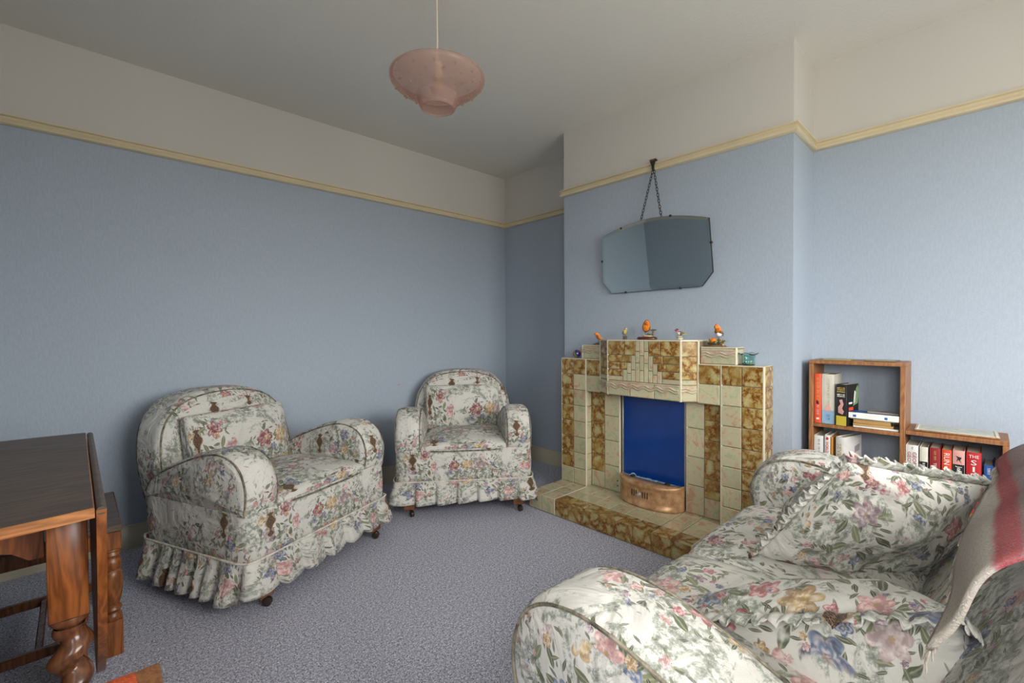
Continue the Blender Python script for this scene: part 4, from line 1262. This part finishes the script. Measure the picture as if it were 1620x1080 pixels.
def lettering(parent,txt,width,height,m,center,mode='down',name='spine_lettering',xoff=-.0006,sp=1.0):
    """fit text to box; mode: down = rotated reading top-to-bottom, 'up' upright; lies on plane facing -x, center (x,y,z)"""
    me,(x0,x1,y0,y1)=text_mesh(txt,.1,m)
    o=bpy.data.objects.new(name,me); C.objects.link(o); o.parent=parent
    sx=width/(x1-x0); sy=height/(y1-y0)
    # local text coords -> centered
    A=Matrix.Diagonal((sx,sy,1,1))@Matrix.Translation((-(x0+x1)/2,-(y0+y1)/2,0))
    # text plane: right=-y, up=z, normal=-x
    B=Matrix(((0,0,-1,0),(-1,0,0,0),(0,1,0,0),(0,0,0,1)))
    if mode=='down': B=B@Matrix.Rotation(-PI/2,4,'Z')
    me.transform(Matrix.Translation((center[0]+xoff,center[1],center[2]))@B@A)
    return o
PAPER=col('page_edges',(.55,.50,.40),.9,var=.12,scale=200)
def book(label,loc,th,h,d,cover,spine=None,lean=0,group='books in the stepped bookcase',name='book',flat=False,rz=0,extras=None,pages=True):
    """origin bottom at y = left edge (+y); spine faces -x"""
    t=thing(name,label,'book',loc,rz,group)
    X=T((0,0,0),rx=lean)
    if flat: X=T((0,0,0),rx=PI/2)@Matrix.Identity(4)
    c=.0022
    b=MB(); b.box(.003,-th+c,.004,d-.003,-c,h-.004,PAPER,.0,X=X); b.build('pages',t,smooth=False)
    b=MB()
    b.box(0,-th,0,d,-th+c,h,cover,.0006,X=X); b.box(0,-c,0,d,0,h,cover,.0006,X=X)
    vs=[]; k=6
    cv=b.build('cover',t)
    b=MB()
    for i in range(k+1):
        a=PI*i/k; vs.append((-.003*math.sin(a)+.0015,-th/2+th/2*math.cos(a)))
    vs.append((.003,-th)); vs.append((.003,0))
    b.prism(vs,spine or cover,'z',0,h,X=X)
    s=recalc(b.build('spine',t,angle=50))
    if extras:
        for e in extras:
            if e[0]=='txt':
                _,txt,wd,hh,cc,zc,mode=e[:7]; yo=e[7] if len(e)>7 else 0
                o=lettering(s,txt,wd,hh,cc,(-.0016,-th/2+yo,zc),mode); o.data.transform(X)
            elif e[0]=='bars':
                _,ln,hh,cc_,zc=e[:5]; yo=e[5] if len(e)>5 else 0; q=MB(); z=zc+ln/2; rr=random.Random(int(ln*1e4)+int(zc*1e4))
                while z>zc-ln/2+.004:
                    l=rr.uniform(.0025,.0055); 
                    if rr.random()>.18:
                        a=hh*rr.uniform(.75,1)/2; q.box(-.0021,-th/2+yo-a,z-l*.72,-.0012,-th/2+yo+a,z-l*.42,cc_); q.box(-.0021,-th/2+yo-a*rr.uniform(-.6,1),z-l*.9,-.0012,-th/2+yo-a*rr.uniform(.2,.9)-.001,z-l*.1,cc_)
                    z-=l*1.15
                o=q.build('spine_lettering',s,smooth=False); o.data.transform(X)
            elif e[0]=='patch':
                _,m,z0,z1=e[:4]; q=MB(); q.box(-.0019,-th*.97,z0,.002,-th*.03,z1,m,0,X=X); q.build('spine_panel',s,smooth=False)
            elif e[0]=='rows':
                _,wd,zt_,zb_,cc_=e; q=MB(); rr=random.Random(5); zz=zt_
                while zz>zb_+.004:
                    y=wd/2
                    while y>-wd/2+.003:
                        l=rr.uniform(.003,.005); q.box(-.0021,-th/2+y-l*.8,zz-.006,-.0012,-th/2+y-l*.45,zz,cc_); q.box(-.0021,-th/2+y-l,zz-rr.choice([.0018,.004,.006]),-.0012,-th/2+y,zz-rr.choice([0,.0018]),cc_); y-=l*1.2
                    zz-=.0085
                o=q.build('spine_lettering',s,smooth=False); o.data.transform(X)
            elif e[0]=='patch2':
                _,m,z0,z1=e[:4]; q=MB(); q.box(-.0019,-th*.7,z0,.002,-th*.3,z1,m,0,X=X); q.build('publisher_mark',s,smooth=False)
            elif e[0]=='shape':
                _,m,pts=e; q=MB(); q.prism([(p[0]-th/2,p[1]) for p in pts],m,'x',-.0024,-.0016,X=X); q.build('spine_picture',s,smooth=False)
            elif e[0]=='front':   # marks on the cover that faces -y
                _,m,pts=e; q=MB(); q.prism(pts,m,'y',-th-.0006,-th+.0002,X=X); q.build('cover_picture',cv,smooth=False)
    return t
def cc(n,c,r=.4): return col(n,c,r,var=.06,scale=20)
red,orange,cream_,white=cc('cover_red',(.45,.02,.025)),cc('cover_vermilion',(.62,.07,.025)),cc('cover_cream',(.50,.47,.39)),cc('cover_white',(.66,.65,.62))
blk,gold,gry,dred=cc('cover_black',(.015,.015,.015)),cc('gold_lettering',(.52,.36,.10)),cc('grey_lettering',(.30,.30,.31)),cc('cover_dark_red',(.26,.02,.025))
wt=cc('white_lettering',(.75,.74,.70)); teal=cc('cover_teal',(.28,.48,.52)); blu=cc('cover_blue',(.02,.10,.32)); skyb=cc('cover_sky',(.22,.36,.48)); yel=cc('cover_yellow',(.58,.45,.05)); pink=cc('cover_pink',(.62,.32,.28)); purple=cc('cover_purple',(.08,.05,.25)); redlt=cc('red_lettering',(.50,.03,.04)); greent=cc('green_splash',(.18,.30,.15)); tan=cc('cover_tan',(.42,.25,.09))
man=[(-.010,0),(-.004,.012),(-.009,.024),(.0,.026),(.010,.030),(.003,.020),(.008,.002),(.001,.014)]
def fig(cx,cz,s): return [(p[0]*s+cx,p[1]*s+cz) for p in man]
Y0=.24+yt1-w-.002; zs=.619
book('vermilion hardback at the left end of the upper shelf, orange lettering',(BX+.012,Y0,zs),.029,.232,.15,orange,extras=[('bars',.11,.014,gold,.160),('bars',.05,.012,cc('pale_pink_lettering',(.75,.45,.38)),.060),('patch2',wt,.016,.024),('shape',blk,[(-.005,.088),(.005,.090),(.006,.104),(.001,.108),(-.003,.098)])])
book('thick cream hardback with blue foot of spine, second on the upper shelf',(BX+.014,Y0-.030,zs),.050,.232,.155,cream_,extras=[('bars',.13,.014,cc('faint_gold_lettering',(.44,.38,.24)),.145),('patch',skyb,.001,.062),('shape',pink,[(-.012,.06),(.012,.06),(.008,.078),(.004,.088),(-.004,.088),(-.008,.078)]),('bars',.03,.016,cc('navy_lettering',(.03,.07,.18)),.03)])
book('black paperback with yellow foot and pale animal on the spine, on the upper shelf',(BX+.004,Y0-.088,zs),.043,.190,.110,blk,lean=0,rz=math.radians(-14),extras=[('rows',.034,.176,.150,gold),('rows',.034,.146,.132,wt),('patch',yel,.001,.045),('shape',pink,[(-.006,.052),(.012,.06),(.012,.085),(.002,.10),(.008,.118),(-.004,.122),(-.010,.10),(-.004,.08),(-.012,.066)]),
   ('front',greent,[(.06,.09),(.10,.10),(.115,.15),(.10,.185),(.085,.17),(.075,.13)]),('front',wt,[(.062,.10),(.078,.105),(.085,.15),(.072,.16)]),('front',orange,[(.02,.07),(.06,.07),(.06,.085),(.02,.085)]),('front',orange,[(.02,.05),(.05,.05),(.05,.064),(.02,.064)]),('front',wt,[(.02,.10),(.05,.10),(.05,.108),(.02,.108)])])
# flat stack, right of the upper shelf
def flatbook(label,y0,y1,z,th,d,cover,spine=None,extras=None,x=.01,rz=0):
    t=thing('book',label,'book',(BX+x,(y0+y1)/2,z),rz,'books in the stepped bookcase')
    L=abs(y1-y0)/2; b=MB(); b.box(.003,-L+.002,.0015,d-.003,L-.002,th-.0015,PAPER); b.build('pages',t,smooth=False)
    b=MB(); b.box(0,-L,0,d,L,.0016,cover,.0005); b.box(0,-L,th-.0016,d,L,th,cover,.0005); b.build('cover',t)
    b=MB(); b.box(-.001,-L,0,.002,L,th,spine or cover,.001); s=b.build('spine',t)
    if extras:
        for (m,ya,yb,za,zb) in extras: q=MB(); q.box(-.0016,ya,za,.001,yb,zb,m); q.build('spine_panel',s,smooth=False)
yA,yB=Y0-.139,.2595
flatbook('thin grey-white booklet at the bottom of the flat pile on the upper shelf',yA-.012,yB+.002,zs,.008,.075,gry,white)
flatbook('tan paperback low in the flat pile on the upper shelf',yA-.012,yB+.02,zs+.0085,.010,.07,tan,rz=.03)
flatbook('thicker tan book lying under the white and blue one in the flat pile',yA-.012,yB+.03,zs+.019,.017,.065,tan,x=.014,rz=-.02)
flatbook('grey-green booklet between the tan books and the white and blue one in the flat pile',yA-.002,yB+.012,zs+.0365,.004,.075,cc('cover_greygreen',(.30,.32,.26)))
flatbook('white book with blue top lying across the flat pile on the upper shelf',yA+.004,yB+.0005,zs+.041,.026,.08,blu,wt,extras=[(blu,.060,.072,.006,.016),(blu,-.05,-.04,.006,.016)],x=.004)
flatbook('small brown pamphlet topmost on the flat pile on the upper shelf',yA-.06,yB+.004,zs+.0675,.006,.055,cc('cover_mushroom',(.30,.26,.22)),x=.03)
# lower shelf of tall section
z2=.326
book('white hardback with grey lettering at the left end of the lower shelf',(BX+.012,Y0,z2),.038,.232,.15,white,extras=[('bars',.10,.012,gry,.165),('bars',.03,.012,gry,.06)])
book('white and red WORLD CUP book on the lower shelf',(BX+.008,Y0-.043,z2),.022,.240,.15,white,extras=[('txt','WORLD CUP 20',.105,.012,redlt,.158,'down'),('shape',redlt,[(-.005,.221),(.0,.216),(.005,.221),(.005,.227),(0,.232),(-.005,.227)])])
book('narrow orange and yellow book pressed between the WORLD CUP and SEVE books',(BX+.012,Y0-.067,z2),.009,.232,.15,cc('cover_amber',(.60,.26,.03)),extras=[('patch',blk,.10,.15)])
book('white SEVE biography with golfer on the spine, leaning on the lower shelf',(BX+.004,Y0-.088,z2),.033,.240,.15,white,lean=0,rz=math.radians(-17),extras=[('txt','SEVE',.060,.018,gold,.180,'down'),('shape',purple,fig(0,.105,1.1)),('front',purple,[(.05,.07),(.065,.08),(.06,.13),(.075,.16),(.055,.15),(.045,.11)]),('front',gry,[(.09,.16),(.13,.17),(.13,.20),(.09,.19)])])
# low section row
z3=.331; Y1=.2385
book('white book lettered GEOFF in dark red, first in the low section',(BX+.018,Y1,z3),.040,.238,.15,white,extras=[('txt','GEOFF',.062,.013,dred,.178,'down',-.008),('txt','GEOFF',.062,.011,dred,.178,'down',.008),('bars',.014,.007,gry,.224)])
book('pale book with teal edge and dark foot, second in the low section',(BX+.018,Y1-.044,z3),.026,.236,.15,cc('cover_ivory',(.62,.60,.50)),spine=cc('cover_ivory',(.6,.6,.5)),extras=[('patch',blk,.10,.175),('bars',.03,.008,wt,.155)])
book('dark red book with gold lettering, third in the low section',(BX+.018,Y1-.075,z3),.033,.238,.15,dred,extras=[('bars',.04,.008,gold,.205),('txt','TEST',.034,.009,wt,.160,'down')])
book('vermilion book lettered RUN in white, in the low section',(BX+.018,Y1-.112,z3),.029,.236,.15,orange,extras=[('txt','RUN',.046,.017,wt,.200,'down'),('shape',wt,[(-.009,.152),(.004,.149),(.010,.158),(.006,.168),(-.001,.170),(-.004,.160)])])
book('pink and black book with running figure and script name, in the low section',(BX+.018,Y1-.144,z3),.035,.240,.15,pink,extras=[('patch',blk,.001,.184),('shape',blk,fig(0,.190,.95)),('txt','Jeffrey',.056,.019,wt,.150,'down')])
book('broad red book lettered THE SI in large white capitals, in the low section',(BX+.016,Y1-.183,z3),.042,.240,.16,red,extras=[('txt','THE',.028,.012,wt,.224,'up'),('txt','S',.016,.020,wt,.200,'up'),('txt','I',.006,.020,wt,.174,'up'),('txt','D',.016,.020,wt,.147,'up')])
book('short blue book to the right of the red book, low section',(BX+.03,Y1-.232,z3),.026,.196,.13,blu,extras=[('bars',.03,.009,wt,.17)])
book('short purple book at the right end of the low section',(BX+.035,Y1-.2605,z3),.018,.205,.13,purple,extras=[('bars',.03,.007,cc('lilac_lettering',(.35,.3,.55)),.175)])
# tray / framed print on the low top, thin boards on the tall top
t=thing('picture_tray','pale rectangular framed print lying flat on the low section of the bookcase','framed print',(BX+.080,.090,ZLB+.001),math.radians(2))
b=MB(); b.box(-.072,-.125,0,.072,.125,.006,M_['case'],.002); b.build('frame_back',t)
b=MB(); b.box(-.070,-.123,.006,.070,.123,.0085,cc('tray_mount',(.52,.50,.42)),.001); b.build('mount',t)
n=N('faded_print'); o_=n.obj(); a=n.noise(o_,25,4,.6).outputs[0]; faded=n.fin(n.ramp(a,[(.4,(.50,.51,.43)),(.52,(.36,.43,.36)),(.6,(.50,.50,.42))]),.3)
b=MB(); b.box(-.054,-.102,.0085,.054,.102,.0092,faded); b.build('print',t,smooth=False)
b=MB()
for s in (-.118,.112): b.box(-.070,s,.006,.070,s+.006,.011,cc('tray_rim',(.62,.58,.48)),.001)
b.build('rim',t)
for i,(y,dx,rz) in enumerate(((.49,.07,.05),(.33,.09,-.04))):
    t=thing('coaster_board',('thin olive-edged board lying at the left on top of the bookcase','thin dark-edged board lying at the right on top of the bookcase')[i],'board',(BX+dx,y,ZTB+.0165),rz,None)
    b=MB(); b.box(-.06,-.055,0,.06,.055,.005,cc('board_edge%s'%('' if i==0 else '_dark'),((.25,.20,.05),(.16,.10,.04))[i]),.001); b.build('board',t)
    b=MB(); b.box(-.055,-.05,.005,.055,.05,.0056,cc('board_face',(.30,.28,.2))); b.build('board_print',t,smooth=False)

# ================================================================= PENDANT LAMP
LX,LY,LZ=1.023,1.470,2.040
t=thing('pendant_lamp','pink frosted glass pendant lamp with stepped neck hanging from the ceiling on a cream flex','pendant lamp',(LX,LY,LZ))
SH=catmull([Vector(p) for p in [(.168,.004),(.178,-.002),(.181,-.012),(.176,-.030),(.158,-.054),(.128,-.078),(.096,-.094),(.082,-.102)]],5)
prof=[(p.x,p.y*.72) for p in SH]
z=-.0735; r=.080
for k in range(6): prof+=[(r,z-.0015),(r+.0020,z-.0035),(r,z-.0058)]; z-=.0064; r-=.0018
prof+=[(r-.002,z-.004),(r-.003,z-.010),(r-.009,z-.013)]
b=MB(); b.lathe(prof,M_['shade'],64,cap=False)
sh=recalc(b.build('lamp_shade',t,angle=60)); sm=sh.modifiers.new('glass','SOLIDIFY'); sm.thickness=.0035; sm.offset=-1
b=MB()
for ring,(rr,zz) in enumerate(((.168,-.032),(.148,-.047),(.120,-.062))):
    for k in range(14):
        a=2*PI*(k+.5*(ring%2))/14; b=MB(); b.ball((rr*math.cos(a),rr*math.sin(a),zz),.0042,M_['shade'],8,6); b.build('glass_nodule',sh)
b=MB()
for k in range(3):
    a=2*PI*k/3+.5; b.tube([(0.012*math.cos(a),.012*math.sin(a),.022),(.09*math.cos(a),.09*math.sin(a),.016),(.166*math.cos(a),.166*math.sin(a),.003)],.0015,M_['steel'],6)
b.build('gallery',t)
b=MB(); b.lathe([(.010,.055),(.016,.05),(.019,.02),(.019,-.01),(.014,-.014),(0,-.014)],M_['whiteplastic'],18); b.build('lamp_holder',t)
b=MB(); b.lathe([(.012,-.014),(.014,-.022),(.026,-.035),(.029,-.045),(.024,-.056),(.010,-.064),(0,-.066)],col('frosted_bulb',(.62,.60,.56),.3,var=.03),18); b.build('bulb',t)
b=MB(); b.tube([(0,0,.05),(0,0,ZC-LZ-.012)],.0032,M_['flex'],8); b.build('flex',t)
b=MB(); b.lathe([(0,ZC-LZ-.028),(.012,ZC-LZ-.026),(.030,ZC-LZ-.014),(.036,ZC-LZ-.001),(0,ZC-LZ-.001)],M_['whiteplastic'],22); b.build('ceiling_rose',t)

# ================================================================= DROP-LEAF TABLE
TX,TY=-.155,1.537; a_=.455; b_=.66; hw=.175; TZ=.75
t=thing('drop_leaf_table','oval oak drop-leaf table with barley-twist legs and leaves folded down, at the left edge','table',(TX,TY,0))
def ell(x): return a_*math.sqrt(max(0,1-(x/b_)**2))
pl=[]; n=10
for k in range(n+1): x=hw-2*hw*k/n; pl.append((x,ell(x)))
for k in range(n+1): x=-hw+2*hw*k/n; pl.append((x,-ell(x)))
b=MB(); k=len(pl); th=.018
vs=[(x,y,TZ-th) for x,y in pl]+[(x,y,TZ-.002) for x,y in pl]+[(x*.990,y*.9955,TZ) for x,y in pl]
b.add(vs,[(i,k+i,k+(i+1)%k,(i+1)%k) for i in range(k)]+[(k+i,2*k+i,2*k+(i+1)%k,k+(i+1)%k) for i in range(k)]+[list(range(k))],M_['oak_edge'])
b.add(vs,[[2*k+i for i in range(k)][::-1]],M_['oak_top'])
recalc(b.build('tabletop',t,angle=30))
def leafpoly(n=26):
    out=[]
    for k in range(n+1):
        y=-ell(hw)+2*ell(hw)*k/n
        xx=b_*math.sqrt(max(0,1-(y/a_)**2)); out.append((y,TZ-.008-max(.0,(xx-hw))))
    return out+[(ell(hw),TZ-.006),(-ell(hw),TZ-.006)]
for s in (1,-1):
    lp=leafpoly()
    b=MB(); x0=s*(hw+.002); x1=s*(hw+.016)
    b.prism(lp,M_['oak'],'x',min(x0,x1),max(x0,x1))
    # rounded rule joint along the top
    b.tube([(s*(hw+.009),-ell(hw)+.001,TZ-.008),(s*(hw+.009),ell(hw)-.001,TZ-.008)],.0075,M_['oak_top'],12)
    lf=recalc(b.build('drop_leaf',t,angle=30))
b=MB()
def apron(b,y,w2):
    pts=[(-w2,TZ-.02),(w2,TZ-.02),(w2,TZ-.115)]
    for kx in range(9): u=kx/8; x=w2-.02-(2*w2-.04)*u; pts.append((x,TZ-.115+.03*math.sin(PI*u)**.5))
    pts.append((-w2,TZ-.115)); b.prism(pts,M_['oak'],'y',y-.009,y+.009)
for y in (-.285,.285):
    b=MB(); apron(b,y,.105); recalc(b.build('apron',t,smooth=False))
for x in (-.125,.125):
    b=MB(); b.box(x-.008,-.32,TZ-.105,x+.008,.32,TZ-.02,M_['oak'],.002); b.build('side_rail',t)
def twistleg(x,y):
    b=MB(); hwd=.028
    b.box(x-hwd,y-hwd,.53,x+hwd,y+hwd,TZ-.019,M_['oak'],.002)
    b.box(x-hwd,y-hwd,.06,x+hwd,y+hwd,.155,M_['oak'],.002)
    lo,hi=.155,.53
    b.lathe([(.0,hi),(.027,hi-.001),(.029,hi-.008),(.026,hi-.014),(.020,hi-.018),(.018,hi-.024)][::-1],M_['oak_dark'],20,X=T((x,y,0)))
    b.lathe([(.018,lo+.024),(.020,lo+.018),(.027,lo+.014),(.029,lo+.008),(.027,lo+.001)][::-1],M_['oak_dark'],20,X=T((x,y,0)))
    b.lathe([(.020,0),(.026,.010),(.028,.03),(.022,.048),(.02,.06)],M_['oak_dark'],20,X=T((x,y,0)))
    seg=28; R=80; vs=[];fs=[]
    for i in range(R+1):
        z=lo+.02+(hi-lo-.04)*i/R; end=min(1,i/8,(R-i)/8)
        for k2 in range(seg):
            a=2*PI*k2/seg; ph=a-z*2*PI/.068
            r=.0225+.0075*end*(abs(math.cos(ph/2))**.7*2-1.1)
            cx=.004*end*math.cos(z*2*PI/.068); cy=.004*end*math.sin(z*2*PI/.068)
            vs.append((x+cx+r*math.cos(a),y+cy+r*math.sin(a),z))
    for i in range(R):
        for k2 in range(seg): fs.append((i*seg+k2,i*seg+(k2+1)%seg,(i+1)*seg+(k2+1)%seg,(i+1)*seg+k2))
    b.add(vs,fs,M_['oak_dark'])
    return recalc(b.build('leg',t,angle=60))
for x in (-.138,.138):
    for y in (-.335,.335): twistleg(x,y)
for x in (-.138,.138):
    b=MB(); b.box(x-.012,-.305,.085,x+.012,.305,.125,M_['oak'],.003); b.build('stretcher',t)
# ---------------------------------------------------------------- bench behind the table
t=thing('oak_bench','low oak bench with turned legs and stretchers standing behind the drop-leaf table','bench',(-.125,2.20,0))
bx=.225; 
b=MB(); b.box(-bx-.005,-.225,.412,bx+.002,.225,.432,M_['oak_top'],.004); b.build('seat_board',t)
for y in (-.195,.195):
    b=MB(); b.box(-bx+.04,y-.009,.36,bx-.04,y+.009,.412,M_['oak'],.002); b.build('apron',t)
for x in (-bx+.025,bx-.025):
    b=MB(); b.box(x-.009,-.17,.36,x+.009,.17,.412,M_['oak'],.002); b.build('apron',t)
for x in (-bx+.025,bx-.025):
    for y in (-.195,.195):
        b=MB(); h=.0245
        b.box(x-h,y-h,.352,x+h,y+h,.4125,M_['oak'],.003); b.box(x-h,y-h,0,x+h,y+h,.115,M_['oak'],.003)
        pr_=[(.023,.352),(.024,.347),(.020,.343),(.022,.338),(.0235,.333),(.020,.328),(.019,.322),(.0235,.314),(.0255,.300),(.0235,.288),(.019,.282),(.022,.277),(.025,.272),(.0265,.255),(.027,.230),(.025,.200),(.020,.175),(.0165,.165),(.022,.160),(.0245,.152),(.020,.145),(.0175,.140),(.022,.133),(.024,.125),(.022,.115)]
        b.lathe(pr_[::-1],M_['oak'],24,X=T((x,y,0))); recalc(b.build('leg',t,angle=35))
for y in (-.195,.195):
    b=MB(); b.box(-bx+.05,y-.010,.068,bx-.05,y+.010,.098,M_['oak_dark'],.003); b.build('stretcher',t)
b=MB(); b.box(.018,-.185,.070,.036,.185,.094,M_['oak_dark'],.003); b.build('stretcher',t)
# ---------------------------------------------------------------- dining chair with orange seat
t=thing('dining_chair','wooden dining chair with orange woven seat, cut off at the bottom left','chair',(-.105,.90,0),math.radians(-2))
sw=.205
def seatpoly(o,r=.0): return [(-sw+.02+o,-.17+o),(sw-o,-.203+o),(sw-o,.203-o),(-sw+.02+o,.17-o)]
b=MB(); pl=seatpoly(0); b.prism(pl,M_['case'],'z',.375,.432)
fr=recalc(b.build('seat_frame',t,angle=30)); fr['label']='worn brown wooden seat rails'
md=fr.modifiers.new('bevel','BEVEL'); md.width=.006; md.segments=3
b=MB(); vs=[];fs=[]; n=16
for j in range(n+1):
    for i in range(n+1):
        u=-1+2*i/n; v=-1+2*j/n; e=(max(0,1-abs(u)**8)*max(0,1-abs(v)**8))**.5
        x=u*(sw-.030)-.002; y=v*(.188+.014*u)
        rc=max(abs(u),abs(v)); vs.append((x*(1-.04*abs(u*v)**3),y*(1-.04*abs(u*v)**3),.434+.014*e+.006*(1-u*u)*(1-v*v)))
for j in range(n):
    for i in range(n): a=j*(n+1)+i; fs.append((a,a+1,a+n+2,a+n+1))
b.add(vs,fs,M_['seat_orange']); s_=b.build('seat_pad',t,angle=80); s_['label']='orange woven seat pad'
for x,y,h in ((sw-.022,-.182,.375),(sw-.022,.182,.375)):
    b=MB(); b.box(x-.018,y-.018,.30,x+.018,y+.018,h,M_['oak'],.003); b.lathe([(.013,0),(.017,.02),(.014,.06),(.018,.09),(.014,.12),(.019,.2),(.016,.27),(.018,.30)],M_['oak'],18,X=T((x,y,0))); b.build('leg',t)
for y in (-.150,.150):
    b=MB(); b.box(-sw+.022,y-.016,0,-sw+.052,y+.016,.88,M_['oak'],.005); b.build('leg',t)
for z in (.55,.80):
    b=MB(); b.box(-sw+.028,-.135,z,-sw+.046,.135,z+.065,M_['oak'],.004); b.build('back_rail',t)
for y in (-.165,.165):
    b=MB(); b.box(-sw+.05,y-.009,.14,sw-.03,y+.009,.165,M_['oak'],.002); b.build('stretcher',t)
